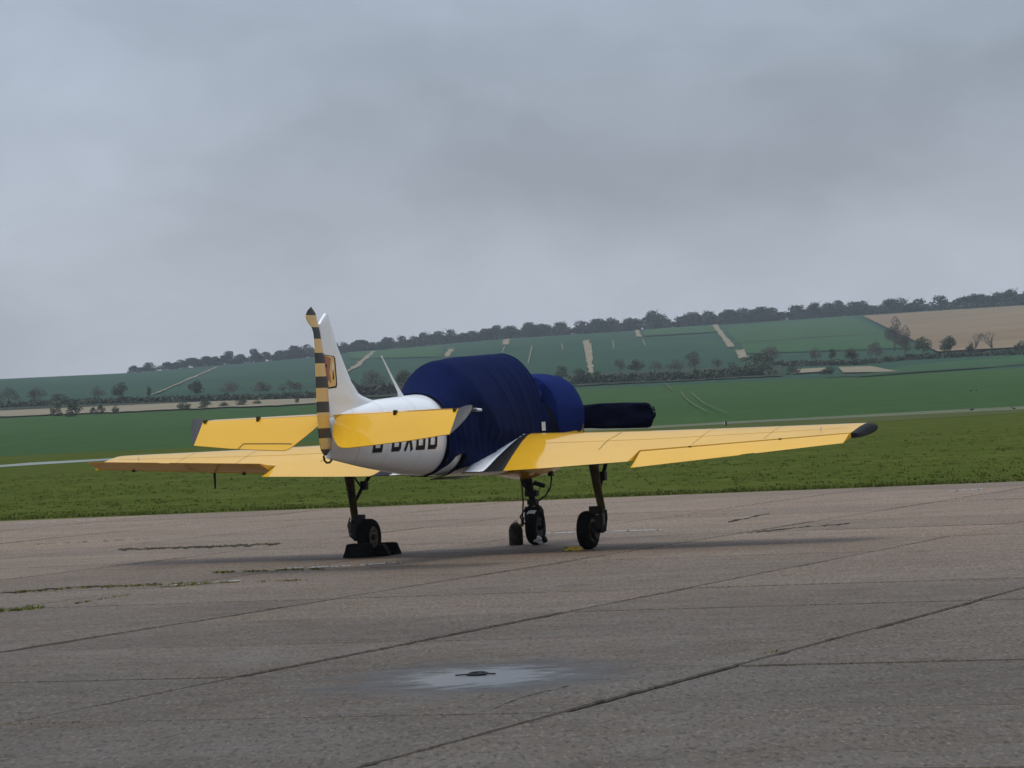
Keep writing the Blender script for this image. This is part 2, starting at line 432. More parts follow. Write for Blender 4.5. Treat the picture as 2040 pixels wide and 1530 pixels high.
# slabs: six edge variants shared, each slab an object
lat_rot = AX + LA
def slab_mesh(k):
    r = random.Random(100+k)
    a, bb = P1/2 - 0.009, P2/2 - 0.019       # wider gap along the long joints
    ring = []
    n = 22
    def edge(p, q, amp):
        for s_ in range(n):
            t = s_/n; x = lerp(p[0], q[0], t); y = lerp(p[1], q[1], t)
            nx, ny = (q[1]-p[1]), -(q[0]-p[0]); l = sqrt(nx*nx+ny*ny); nx /= l; ny /= l
            e = 0 if s_ == 0 else -abs(r.gauss(0, amp)) - (r.random() < 0.06)*r.uniform(0.01, 0.03)
            ring.append((x + nx*e, y + ny*e))
    edge((-a, -bb), (a, -bb), 0.006); edge((a, -bb), (a, bb), 0.004); edge((a, bb), (-a, bb), 0.006); edge((-a, bb), (-a, -bb), 0.004)
    N_ = len(ring)
    v = [(x*0.9965, y*0.9965, 0.0) for x, y in ring] + [(x, y, -0.010) for x, y in ring] + [(x, y, -0.034) for x, y in ring]
    f = [tuple(range(N_))]
    for o_ in (0, N_):
        for q in range(N_): f.append((o_+q, o_+(q+1) % N_, o_+N_+(q+1) % N_, o_+N_+q))
    me = bpy.data.meshes.new('slab'); me.from_pydata(v, [], f); me.materials.append(M['concrete'])
    if me.polygons[0].normal.z < 0: me.flip_normals()
    return me
slab_meshes = [slab_mesh(k) for k in range(6)]
cnt = 0
for i in range(I0, I1):
    for j in range(J0, J1):
        c = lat(i+0.5, j+0.5)
        me = random.choice(slab_meshes)
        o = bpy.data.objects.new('slab', me)
        o.location = (c.x, c.y, random.uniform(-0.003, 0.003))
        o.rotation_euler = (random.gauss(0, 0.0007), random.gauss(0, 0.0007), lat_rot + (pi if random.random() < 0.5 else 0))
        link(o, bed); o.matrix_parent_inverse = Matrix(); cnt += 1

# grass beyond the apron edge
ge = [lat(I1, -40), lat(I1, 40)]
gr = sheet('grass_field', [(ge[0].x, ge[0].y), (420, ge[0].y), (420, NEAR_CROP), (-420, NEAR_CROP), (-420, ge[1].y), (ge[1].x, ge[1].y)], M['grass'], z_=-0.002)
# blades along the edge and thinning out behind it
b = MB()
r = random.Random(5)
for q in range(16000):
    a = r.uniform(-7.5, 7.5) if True else 0
    t = r.random()**2.2*3.2
    pa = a2w(22.36 + t + 0.30*nz(a*1.3) + 0.18*nz(a*5.1), 9.2 + a*1.75 + (22.4-22.4))
    if t < 0.25 and r.random() < 0.2: pass
    h = r.uniform(0.015, 0.04)*max(.15, 1.4 - t/2.4)*(0.7+0.5*(nz(pa.x*0.6, pa.y*0.3)+0.5))
    ang = r.uniform(0, pi); wd = r.uniform(0.008, 0.02)
    dx, dy = cos(ang)*wd, sin(ang)*wd; lx, ly = r.gauss(0, 0.02), r.gauss(0, 0.02)
    b.add([(pa.x-dx, pa.y-dy, -0.004), (pa.x+dx, pa.y+dy, -0.004), (pa.x+lx, pa.y+ly, h)], [(0, 1, 2)], 1 if r.random() < 0.10 else 0)
o = b.build('grass_blades', [M['bladeA'], M['bladeB']], smooth=None); tag(o, 'short mown grass blades along the edge of the concrete', 'grass', kind='stuff')

b = MB(); r = random.Random(15)
for q in range(5200):
    d = 66 + 75*r.random()**1.5; u = r.uniform(-.145, .145)
    c = Vector((u*d, d)); loc = A2W.inverted() @ Vector((c.x, c.y, 0))
    if loc.x < 22.9: continue
    if nz(c.x*.25, c.y*.12) < r.uniform(-.5, .25): continue
    mi = 0 if r.random() < .75 else 1
    for k in range(r.randint(4, 8)):
        px_, py_ = c.x + r.gauss(0, .05), c.y + r.gauss(0, .08); h = r.uniform(.015, .042); a = r.uniform(0, pi); wd = r.uniform(.008, .02)
        b.add([(px_-cos(a)*wd, py_-sin(a)*wd, -.004), (px_+cos(a)*wd, py_+sin(a)*wd, -.004), (px_+r.gauss(0, .02), py_+r.gauss(0, .02), h)], [(0, 1, 2)], mi)
o = b.build('grass_clumps', [M['bladeA'], M['bladeC']], smooth=None); tag(o, 'loose clumps of longer grass over the mown field', 'grass', kind='stuff')

def strip_px(name, line, wpx, m, z_=0.012, n=10):
    """a thin sheet along a photo line, laid on the terrain; wpx = width in photo pixels, vertical"""
    b = MB(); pts = []
    for (p, q) in zip(line, line[1:]):
        for s_ in range(n): pts.append((lerp(p[0], q[0], s_/n), lerp(p[1], q[1], s_/n), lerp(p[2] if len(p) > 2 else wpx, q[2] if len(q) > 2 else wpx, s_/n)))
    e = line[-1]; pts.append((e[0], e[1], e[2] if len(e) > 2 else wpx))
    v = []
    for x, y, ww in pts:
        for s_ in (-0.5, 0.5):
            h = hit(x, y + s_*ww); v.append((h.x, h.y, h.z + z_))
    f = [(2*i, 2*i+1, 2*i+3, 2*i+2) for i in range(len(pts)-1)]
    b.add(v, f); o = b.build(name, m, smooth=None); o['kind'] = 'structure'; return o
def patch(name, quad, m, z_=0.3, nu=14, nv=10, jit=0.0):
    b = MB(); v = []
    for j in range(nv+1):
        for i in range(nu+1):
            s_, t = i/nu, j/nv
            x = lerp(lerp(quad[0][0], quad[1][0], s_), lerp(quad[3][0], quad[2][0], s_), t)
            y = lerp(lerp(quad[0][1], quad[1][1], s_), lerp(quad[3][1], quad[2][1], s_), t)
            if jit and (i in (0, nu) or j in (0, nv)): x += random.gauss(0, jit*2); y += random.gauss(0, jit)
            h = hit(x, y); v.append((h.x, h.y, h.z + z_))
    f = [(j*(nu+1)+i, j*(nu+1)+i+1, (j+1)*(nu+1)+i+1, (j+1)*(nu+1)+i) for j in range(nv) for i in range(nu)]
    b.add(v, f); o = b.build(name, m, smooth=None); o['kind'] = 'structure'; return o

strip_px('taxiway', [(-120, 935, 3), (0, 929, 4), (60, 924.5, 5), (220, 915.5, 4), (330, 909, 2)], 5, M['taxi'])
strip_px('dry_verge', [(560, 896, 12), (900, 879, 16), (1150, 862, 15), (1500, 846, 14), (1800, 831, 12), (2160, 810, 10)], 14, M['drygrass'], z_=0.008)
strip_px('track', [(900, 872, 3), (1150, 857, 5), (1300, 851.5, 5), (1500, 840, 4), (1700, 830, 5), (1900, 819.5, 6), (2160, 806.5, 6)], 5, M['track'], z_=0.016)

# crop field and hill as fans that follow the terrain
def fan(name, ds, us, m):
    b = MB(); v = [(u*d, d, height(u*d, d)) for d in ds for u in us]; n = len(us)
    f = [(j*n+i, j*n+i+1, (j+1)*n+i+1, (j+1)*n+i) for j in range(len(ds)-1) for i in range(n-1)]
    b.add(v, f); o = b.build(name, m, smooth=60); o['kind'] = 'structure'; return o
us = [-0.6, -0.45, -0.3, -0.22] + [-0.16 + 0.005*i for i in range(65)] + [0.22, 0.3, 0.45, 0.6]
fan('crop_field', [NEAR_CROP + (FAR_CROP-NEAR_CROP)*i/24 for i in range(25)], us, M['crop'])
fan('hill', [FAR_CROP + (CREST_D-FAR_CROP)*i/50 for i in range(51)] + [2100, 2250, 2420], us, M['crop_hill'])

# fields and strips on the rising ground
patch('stubble_strip', [(-60, 820), (640, 790), (640, 806), (-60, 835)], M['stubble'], z_=0.25, nu=40, nv=3, jit=0.5)
patch('ploughed_field', [(1718, 631), (2090, 607), (2090, 692), (1868, 704)], M['ploughed'], z_=0.5, nu=24, nv=16)
patch('light_crop_field', [(1440, 652), (1695, 631), (1830, 694), (1490, 706)], M['crop_light'], z_=0.25)
patch('light_crop_field', [(1282, 656), (1420, 648), (1432, 662), (1284, 671)], M['crop_light'], z_=0.3)
patch('light_crop_field', [(690, 703), (880, 690), (880, 712), (700, 716)], M['crop_light'], z_=0.3)
patch('light_crop_field', [(1700, 753), (2080, 726), (2080, 704), (1800, 731)], M['crop_light'], z_=0.2)
patch('scrub_ground', [(-40, 822), (640, 792), (640, 785), (-40, 812)], M['scrub'], z_=0.35, nu=30, nv=3)
patch('scrub_ground', [(690, 775), (830, 768), (830, 790), (690, 796)], M['scrub'], z_=0.3, nu=12, nv=6)
patch('scrub_ground', [(1130, 748), (1560, 728), (1560, 752), (1130, 772)], M['scrub'], z_=0.3, nu=30, nv=5, jit=0.8)
patch('bare_earth_strip', [(1670, 734), (1735, 732), (1790, 743), (1680, 745)], M['stubble'], z_=0.32)
patch('bare_earth_strip', [(1585, 738), (1645, 735), (1650, 742), (1580, 747)], M['stubble'], z_=0.32)
for q in ([(1161, 679), (1175, 678), (1184, 744), (1172, 745)], [(1419, 648), (1430, 648), (1464, 693), (1449, 694)],
          [(1464, 701), (1483, 699), (1489, 714), (1472, 716)], [(1264, 657), (1271, 656), (1278, 671), (1268, 672)],
          [(1004, 677), (1016, 676), (1012, 687), (1002, 688)], [(893, 697), (904, 696), (897, 711), (885, 712)],
          [(738, 703), (748, 701), (716, 731), (690, 743)], [(427, 733), (437, 731), (318, 783), (300, 789)]):
    patch('bare_earth_strip', q, M['stubble'], z_=0.35, nu=5, nv=22, jit=0.8)
for ln in ([(1119, 686), (1121, 698)], [(1221, 680), (1223, 696)], [(1280, 677), (1286, 690)], [(1060, 690), (1052, 726)], [(1006, 690), (1000, 704)]):
    strip_px('tramline', ln, 2.0, M['crop_light'], z_=0.3) if False else patch('tramline', [(ln[0][0]-1, ln[0][1]), (ln[0][0]+1, ln[0][1]), (ln[1][0]+1, ln[1][1]), (ln[1][0]-1, ln[1][1])], M['stubble'], z_=0.3, nu=2, nv=6)
def tram(line, wpx):
    b = MB(); v = []
    pts = []
    for p, q in zip(line, line[1:]):
        for s_ in range(8): pts.append((lerp(p[0], q[0], s_/8), lerp(p[1], q[1], s_/8)))
    pts.append(line[-1])
    for k, (x, y) in enumerate(pts):
        ww = wpx*(0.5 + 0.8*abs(nz(k*0.37, wpx)))
        for s_ in (-0.5, 0.5):
            h = hit(x + s_*ww, y); v.append((h.x, h.y, h.z + 0.30))
    b.add(v, [(2*i, 2*i+1, 2*i+3, 2*i+2) for i in range(len(pts)-1)])
    o = b.build('tramline', M['track'], smooth=None); o['kind'] = 'structure'
z_tr = 0
tram([(1357, 784), (1363, 795), (1374, 805), (1390, 816), (1408, 826)], 3.2)
tram([(1376, 784), (1384, 793), (1402, 808), (1426, 820), (1449, 830)], 3.2)
tram([(1324, 766), (1340, 781)], 3.0)
strip_px('field_margin', [(1640, 752.5, 1), (1700, 750, 1.4), (1800, 744.5, 1.5), (1900, 737.5, 2), (2100, 723.5, 2)], 3, M['scrub'], z_=0.25)
strip_px('field_margin', [(1282, 671, 1.2), (1410, 663.5, 1.6)], 2, M['scrub'], z_=0.45)
strip_px('field_margin', [(1460, 684, 1), (1700, 668, 1.2), (1760, 664, 1.0)], 2, M['leafdark'], z_=0.45)

# ================================================================== haze
hz = MB(); hz.box((0, 1240, 34), (3020, 2960, 72))
ho = hz.build('haze', [], smooth=None); tag(ho, kind='stuff')
hm = bpy.data.materials.new('haze_air'); hm.use_nodes = True
hm.node_tree.nodes.clear()
mo = hm.node_tree.nodes.new('ShaderNodeOutputMaterial'); pv = hm.node_tree.nodes.new('ShaderNodeVolumePrincipled')
pv.inputs['Color'].default_value = (0.84, 0.92, 1.0, 1); pv.inputs['Density'].default_value = 0.00012; pv.inputs['Anisotropy'].default_value = 0.2
hm.node_tree.links.new(pv.outputs[0], mo.inputs['Volume'])
ho.data.materials.clear(); ho.data.materials.append(hm)

# ================================================================== trees
def leafquad(b, c, s_, r):
    n = Vector((r.gauss(0, 1), r.gauss(0, 1), r.gauss(0, 0.8))).normalized()
    a = n.orthogonal().normalized(); a = Matrix.Rotation(r.uniform(0, 2*pi), 3, n) @ a; d = n.cross(a)
    w1, w2 = s_*r.uniform(0.6, 1.2), s_*r.uniform(0.6, 1.2)
    b.add([c - a*w1, c + d*w2*0.8, c + a*w1, c - d*w2*0.8], [(0, 1, 2, 3)])
def crown_mesh(seed, m, n=520, z0=0.22, leaf=0.038, lobes=9, dome=True, density=1.0):
    r = random.Random(seed); b = MB(); L_ = []
    for k in range(lobes):
        ang = r.uniform(0, 2*pi); rad = 0.34*sqrt(r.random()); zz = r.uniform(z0+0.12, 0.86 - rad*rad*2.6)
        L_.append((Vector((cos(ang)*rad, sin(ang)*rad, zz)), r.uniform(0.15, 0.23)))
    L_.append((Vector((r.uniform(-.08, .08), r.uniform(-.08, .08), 0.80)), 0.19))
    for k in range(n):
        c, R_ = r.choice(L_)
        q = Vector((r.gauss(0, 1), r.gauss(0, 1), r.gauss(0, 1))).normalized()*R_*r.uniform(0.55, 1.05)
        q.z *= 0.85
        p = c + q
        if p.z < z0*0.7: p.z = z0*0.7 + r.random()*0.1
        leafquad(b, p, leaf*r.uniform(0.7, 1.4), r)
    return b.mesh('crown', m, smooth=None)
def limbs(b, r, p, d, L_, rad, depth):
    q = p + d*L_
    b.tube([p, (p+q)/2 + Vector((r.gauss(0, .02), r.gauss(0, .02), 0))*L_*2, q], [rad, rad*0.8, rad*0.6], n=5, cap=False)
    if depth == 0: return
    for k in range(r.choice((2, 3, 3))):
        nd = (d + Vector((r.gauss(0, .45), r.gauss(0, .45), r.gauss(0.12, .25)))).normalized()
        limbs(b, r, q, nd, L_*r.uniform(0.6, 0.8), rad*0.58, depth-1)
def trunk_mesh(seed):
    r = random.Random(seed); b = MB()
    b.tube([(0, 0, -0.02), (0.01, 0, 0.15), (0.0, 0.01, 0.34), (0.01, 0, 0.6)], [0.032, 0.024, 0.02, 0.012], n=7)
    for k in range(5):
        ang = r.uniform(0, 2*pi); z0 = r.uniform(0.2, 0.42)
        b.tube([(0, 0, z0), (cos(ang)*.14, sin(ang)*.14, z0+.16), (cos(ang)*.28, sin(ang)*.28, z0+.30)], [0.014, 0.010, 0.005], n=5)
    return b.mesh('trunk', M['bark'], smooth=50)
def bare_mesh(seed):
    r = random.Random(seed); b = MB()
    for k in range(3):
        limbs(b, r, Vector((0, 0, 0.18)), Vector((r.gauss(0, .35), r.gauss(0, .35), 1)).normalized(), 0.24, 0.016, 4)
    return b.mesh('branches', M['bark'], smooth=None)
trunks = [trunk_mesh(k) for k in range(4)]
KIND = {'ridge': 'leafridge', 'dark': 'leafdark', 'green': 'leafgreen', 'olive': 'leafolive', 'brown': 'twig'}
crowns = {}
for kd, mm in KIND.items():
    nv = 7 if kd == 'ridge' else 4
    crowns[kd] = [crown_mesh(hash(kd) % 97 + 11*k if False else sum(map(ord, kd)) + 11*k, M[mm],
                             n={'ridge': 2600, 'brown': 2000}.get(kd, 2200), leaf={'brown': 0.018, 'ridge': 0.031}.get(kd, 0.025),
                             z0=0.16 if kd in ('dark', 'brown') else 0.2, lobes=18 if kd == 'ridge' else 16) for k in range(nv)]
bush = {kd: [crown_mesh(500+sum(map(ord, kd)) + 7*k, M[KIND[kd]], n=1600, leaf=0.028, z0=0.0, lobes=18) for k in range(3)] for kd in ('dark', 'green', 'olive', 'brown')}
bares = [bare_mesh(40+k) for k in range(3)]
def plant(name, loc, h, wd, crown, label, cat, group, trunk=True, crown_name='crown', sink=0.0):
    t = empty(name, loc, random.uniform(0, 6.28)); tag(t, label, cat, group)
    o = bpy.data.objects.new(crown_name, crown); o.scale = (wd, wd, h); link(o, t); o.location = (0, 0, -sink*h)
    if trunk:
        q = bpy.data.objects.new('trunk', random.choice(trunks)); q.scale = (h*1.0, h*1.0, h); link(q, t)
    return t

# the line of trees along the ridge
CRESTPX = [(200, 746), (280, 742), (350, 735), (420, 729), (520, 720), (620, 712), (700, 701), (1000, 675), (1240, 660), (1500, 642), (1700, 627), (1900, 614), (2040, 606), (2100, 602)]
TOPPX = [(255, 730), (270, 728), (300, 719), (340, 716), (420, 709), (480, 699), (540, 692), (600, 687), (720, 672), (900, 655), (1070, 640), (1300, 620), (1420, 614), (1540, 607), (1700, 596), (1800, 590), (2040, 570), (2100, 566)]
r = random.Random(21)
px = 268.0
ORD = ['first', 'second', 'third', 'fourth', 'fifth', 'sixth', 'seventh', 'eighth', 'ninth', 'tenth', 'eleventh', 'twelfth', 'thirteenth', 'fourteenth', 'fifteenth', 'sixteenth', 'seventeenth', 'eighteenth', 'nineteenth', 'twentieth']
ZONES = [(625, 'left of the striped rudder'), (850, 'between fin and blue cover'), (1040, 'above the blue canopy cover'), (1165, 'above the blue engine cover'), (1280, 'right of the long earth strip'),
         (1425, 'left of the slanting earth strip'), (1560, 'right of the slanting earth strip'), (1720, 'left of the ploughed field'), (1880, 'above the ploughed field, left half'), (9999, 'above the ploughed field, right half')]
seen = {}
def ridge_label(px, shape):
    zn = next(t for lim, t in ZONES if px < lim); seen[(zn, shape)] = n = seen.get((zn, shape), 0) + 1
    return '%s %s from the left on the ridge %s' % (ORD[min(n, 20)-1], shape, zn)
SHAPES = ['broad round tree', 'low bushy tree', 'tall domed tree']
while px < 2085:
    base, top = interp(CRESTPX, px), interp(TOPPX, px)
    u, v = uv(px, base); d = 1990 + r.uniform(-8, 8)
    H = (base-top)/FPX*d
    k = r.choices((0, 1, 2), (5, 3 if px > 330 else 1, 3))[0]
    h = H*{0: r.uniform(.86, 1.0), 1: r.uniform(.6, .78), 2: r.uniform(.98, 1.10)}[k]
    wd = {0: r.uniform(1.35, 1.8), 1: r.uniform(1.2, 1.6), 2: r.uniform(1.1, 1.45)}[k]*max(H, 6.0)
    plant('ridge_tree', (u*d, d, height(u*d, d) - 0.15), h*1.48, wd*1.18, r.choice(crowns['ridge']), ridge_label(px, SHAPES[k]), 'tree', 'line of trees along the ridge', sink=0.30 if px > 650 else 0.22)
    if r.random() < (0.8 if px > 640 else .35):      # second row fills the foot of the belt
        d2 = d + 14; plant('ridge_tree', (u*d2 + r.uniform(-3, 3), d2, height(u*d2, d2) - .2), H*r.uniform(1.15, 1.4), H*r.uniform(1.5, 1.9), r.choice(crowns['ridge']),
              ridge_label(px, 'half-hidden rear tree'), 'tree', 'line of trees along the ridge', sink=0.3)
    gap = r.uniform(0.52, 0.78)*wd/d*FPX
    if px < 640 and r.random() < 0.22: gap *= 1.35
    px += gap

def hedge(name, line, hpx, m, label, wpx=6, leaf=0.35, dens=1.0, seed=3):
    """line of photo points along the foot; hpx height in photo pixels"""
    r = random.Random(seed); b = MB()
    for p, q in zip(line, line[1:]):
        n = int(abs(q[0]-p[0])*hpx/9*dens*3)
        for k in range(n):
            t = r.random(); x, y = lerp(p[0], q[0], t), lerp(p[1], q[1], t)
            g = hit(x, y); s_ = g.y/FPX
            H = hpx*s_*(0.85 + 0.35*nz(x*0.05, seed) + 0.25*nz(x*0.21, seed))
            c = Vector((g.x, g.y + r.gauss(0, 0.8), g.z + H*r.random()**0.8))
            leafquad(b, c, leaf*r.uniform(0.7, 1.5), r)
    o = b.build(name, m, smooth=None); tag(o, label, 'hedge'); return o
hedge('hedge', [(-40, 817), (100, 811), (250, 806), (640, 795)], 15, M['leafdark'], 'long dark hedge between the pale stubble strip and the hill, left of the tail fin', seed=3, dens=1.3)
hedge('hedge', [(690, 792), (790, 788), (850, 785)], 26, M['twig'], 'brown scrubby hedge seen between the tail fin and the blue cover', seed=4)
hedge('hedge', [(1135, 768), (1250, 763), (1400, 757), (1520, 749)], 20, M['leafdark'], 'thick dark hedge beyond the crop, just right of the blue engine cover', seed=5, dens=1.2)
hedge('hedge', [(1540, 730), (1711, 727), (1810, 717), (1920, 711), (2090, 704)], 11, M['leafdark'], 'low dark hedge at the foot of the brown ploughed field on the right', seed=6, dens=1.4)
hedge('hedge', [(1700, 627), (1850, 619), (2090, 604.5)], 9, M['leafdark'], 'dark clipped hedge under the ridge trees above the ploughed field', seed=7, leaf=0.8, dens=1.0)

VEG = [  # px, foot y, top y, width px, crown kind, tree/bush/bare, label
 (112, 829, 803, 24, 'olive', 'bush', 'narrow grey-green bush on the stubble strip at far left, beside a wider dark one'),
 (143, 830, 800, 40, 'dark', 'bush', 'wide dark round bush on the stubble strip near the left edge'),
 (186, 825, 811, 14, 'dark', 'bush', 'smallest pale shrub left of a trio on the stubble strip'),
 (200, 825, 806, 20, 'dark', 'bush', 'middle and tallest shrub of the trio on the stubble strip'),
 (231, 824, 806, 15, 'dark', 'bush', 'upright shrub at right end of the trio on the stubble strip'),
 (368, 817, 797, 27, 'dark', 'bush', 'dark round bush in front of the hedge above the port elevator tip'),
 (407, 815, 796, 30, 'dark', 'bush', 'broad domed bush in front of the hedge, right of a rounder one'),
 (447, 812, 799, 24, 'brown', 'bush', 'thin brownish bush on the stubble above the port elevator'),
 (482, 810, 794, 26, 'dark', 'bush', 'dark bush with flat top above the middle of the port elevator'),
 (512, 807, 796, 18, 'olive', 'bush', 'low olive bush right of the flat topped dark one'),
 (592, 805, 791, 10, 'dark', 'bush', 'thin dark pointed shrub just left of the striped rudder'),
 (18, 806, 772, 50, 'brown', 'tree', 'hazy brown tree behind the hedge at the left edge'),
 (70, 804, 770, 46, 'brown', 'tree', 'second hazy brown tree behind the hedge from the left edge'),
 (117, 803, 784, 44, 'dark', 'tree', 'dark spreading tree rising from the hedge at left'),
 (196, 797, 768, 32, 'brown', 'tree', 'grey-brown round tree left of the bright green one'),
 (240, 797, 761, 36, 'green', 'tree', 'bright green round tree behind the left hedge'),
 (297, 792, 768, 10, 'dark', 'tree', 'slim dark tree at the foot of the pale hillside path'),
 (392, 790, 757, 32, 'dark', 'tree', 'dark upright tree on the hill foot right of the path'),
 (455, 789, 758, 46, 'brown', 'tree', 'brown leafless-looking tree right of the dark upright one'),
 (520, 788, 757, 50, 'brown', 'tree', 'wide brown tree midway between path and rudder'),
 (578, 786, 756, 46, 'brown', 'tree', 'brown tree nearest the left side of the striped rudder'),
 (702, 786, 756, 24, 'dark', 'tree', 'dark small tree right against the fin'),
 (742, 786, 737, 60, 'brown', 'tree', 'large purple-brown tree between the fin and the whip aerial'),
 (806, 778, 738, 46, 'olive', 'tree', 'olive tree between the whip aerial and the blue cover'),
 (1121, 757, 728, 30, 'dark', 'tree', 'dark tree above the blue engine cover'),
 (1154, 753, 733, 24, 'dark', 'tree', 'smaller dark tree left of the bare earth strip'),
 (1190, 765, 739, 30, 'dark', 'bush', 'dark round bush at the lower end of the bare earth strip'),
 (1232, 764, 742, 44, 'dark', 'bush', 'wide dark bush right of the bare earth strip'),
 (1236, 742, 711, 28, 'brown', 'tree', 'faint brown tree behind the wide dark bush'),
 (1269, 745, 716, 36, 'olive', 'tree', 'olive-brown tree with broad crown behind the thick hedge'),
 (1305, 742, 718, 30, 'brown', 'tree', 'thin brown tree right of the broad olive one'),
 (1345, 744, 715, 38, 'brown', 'tree', 'wide brown tree in the middle of the thick hedge'),
 (1384, 740, 699, 40, 'brown', 'tree', 'tallest thin brown tree behind the thick hedge'),
 (1430, 735, 711, 24, 'brown', 'tree', 'slim brown tree below the slanting earth strip'),
 (1463, 750, 720, 44, 'dark', 'bush', 'dark bush left of the biggest bush'),
 (1514, 750, 703, 70, 'dark', 'bush', 'biggest dark bush in the hedge beyond the crop'),
 (1537, 722, 686, 42, 'brown', 'tree', 'faint brown tree rising behind the biggest bush'),
 (1582, 746, 724, 32, 'dark', 'bush', 'dark bush between the biggest bush and the small earth patch'),
 (1650, 746, 728, 36, 'dark', 'bush', 'low dark bush left of the bare earth patch'),
 (1626, 722, 690, 26, 'brown', 'tree', 'faint brown tree left of two small green trees'),
 (1658, 721, 695, 18, 'olive', 'tree', 'narrow green tree rising from the right hedge'),
 (1696, 722, 693, 30, 'olive', 'tree', 'rounder green tree right of the narrow one'),
 (1746, 716, 680, 36, 'brown', 'tree', 'pale brown tree at the left edge of the dark thicket'),
 (1783, 700, 630, 38, 'brown', 'tree', 'tall purple-brown tree at left side of the ploughed field'),
 (1804, 712, 648, 34, 'brown', 'tree', 'second tall purple-brown tree, nearer to the hedge'),
 (1839, 708, 671, 38, 'olive', 'tree', 'olive domed tree in front of the ploughed field'),
 (1894, 706, 669, 38, 'green', 'tree', 'green rounded tree in front of the ploughed field'),
 (1934, 703, 680, 22, 'dark', 'bush', 'dark bush at the foot of the smaller bare tree'),
 (1944, 704, 656, 26, None, 'bare', 'smaller bare tree in front of the ploughed field'),
 (1977, 704, 652, 48, None, 'bare', 'larger bare tree in front of the ploughed field'),
 (2034, 702, 676, 28, 'dark', 'bush', 'dark bush at the right edge of the photo'),
]
r = random.Random(9)
for (px, fy, ty, wp, kd, sort, lab) in VEG:
    g = hit(px, fy); s_ = g.y/FPX; h, wd = (fy-ty)*s_, wp*s_
    if sort == 'tree':
        plant('tree', g, h*1.06, wd*1.15, r.choice(crowns[kd]), lab, 'tree', 'trees and bushes beyond the crop')
    elif sort == 'bush':
        plant('bush', g, h*1.08, wd*1.2, r.choice(bush[kd]), lab, 'bush', 'trees and bushes beyond the crop', trunk=False, crown_name='foliage', sink=0.06)
    else:
        t = empty('bare_tree', g, r.uniform(0, 6)); tag(t, lab, 'tree', 'trees and bushes beyond the crop')
        o = bpy.data.objects.new('branches', r.choice(bares)); o.scale = (wd*1.3, wd*1.3, h*1.05); link(o, t)
        q = bpy.data.objects.new('trunk', trunks[0]); q.scale = (h*.8, h*.8, h); link(q, t)

# ================================================================== THE AIRCRAFT (local frame = aircraft frame)
def topobj(name): 
    o = empty(name, ORG, AX); return o
AC = topobj('training_aircraft')
tag(AC, 'yellow and white low-wing aircraft parked on the apron under blue covers, seen from behind', 'aircraft')

# fuselage: X -> (z top, z bottom, half width)
FT = [(-3.80, 1.60), (-3.3, 1.675), (-2.7, 1.742), (-2.0, 1.776), (-1.5, 1.795), (-1.0, 1.80), (0, 1.80), (1.0, 1.79), (1.5, 1.72), (1.8, 1.74), (2.3, 1.86)]
FB = [(-3.80, 1.165), (-3.0, 1.062), (-2.4, 0.995), (-1.955, 0.948), (-1.5, 0.915), (-1.0, 0.895), (0, 0.87), (1.0, 0.84), (1.5, 0.785), (1.9, 0.80), (2.15, 0.86), (2.3, 0.95)]
FW = [(-3.80, 0.055), (-3.3, 0.14), (-2.7, 0.225), (-2.0, 0.305), (-1.5, 0.36), (-1.0, 0.40), (0, 0.44), (1.0, 0.47), (1.7, 0.49), (2.3, 0.50)]
def fus(X):
    return sinterp(FT, X), sinterp(FB, X), sinterp(FW, X)
def fus_pt(X, th, off=0.0):
    zt, zb, w_ = fus(X); n = 2.25
    c_, s_ = cos(th), sin(th)
    y = (w_+off)*math.copysign(abs(c_)**(2/n), c_); zz = (zt+zb)/2 + ((zt-zb)/2+off)*math.copysign(abs(s_)**(2/n), s_)
    return Vector((X, y, zz))
def fus_y(X, z_):
    zt, zb, w_ = fus(X); n = 2.25; k = min(1, abs((z_-(zt+zb)/2)/((zt-zb)/2)))
    return w_*(1-k**n)**(1/n)
xs = [-3.80 + 0.1*i for i in range(45)]
b = MB(); b.loft([[fus_pt(X, 2*pi*k/48) for k in range(48)] for X in xs])
b.build('fuselage', M['white'], AC, smooth=45)
# skin seams round the rear fuselage
M['seam'] = mat('skin_seam', (0.36, 0.36, 0.36), 0.6)
for X in (-2.05, -2.75, -3.3):
    b = MB(); v = []
    for k in range(49):
        for dx in (-.0022, .0022): v.append(fus_pt(X + dx, 2*pi*k/48, .0012))
    b.add(v, [(2*k, 2*k+1, 2*k+3, 2*k+2) for k in range(48)]); b.build('skin_seam', M['seam'], AC, smooth=60)
# yellow lower cowling and belly ahead of the wing
b = MB(); b.loft([[fus_pt(X, 2*pi*k/48, off) for k in range(48)] for X, off in [(0.62, 0.0), (0.64, .006), (1.0, .008), (1.5, .012), (2.0, 0.006), (2.25, 0.0), (2.33, -0.06), (2.36, -0.2)]])
cw = b.build('cowling', M['yellow'], AC, smooth=45)

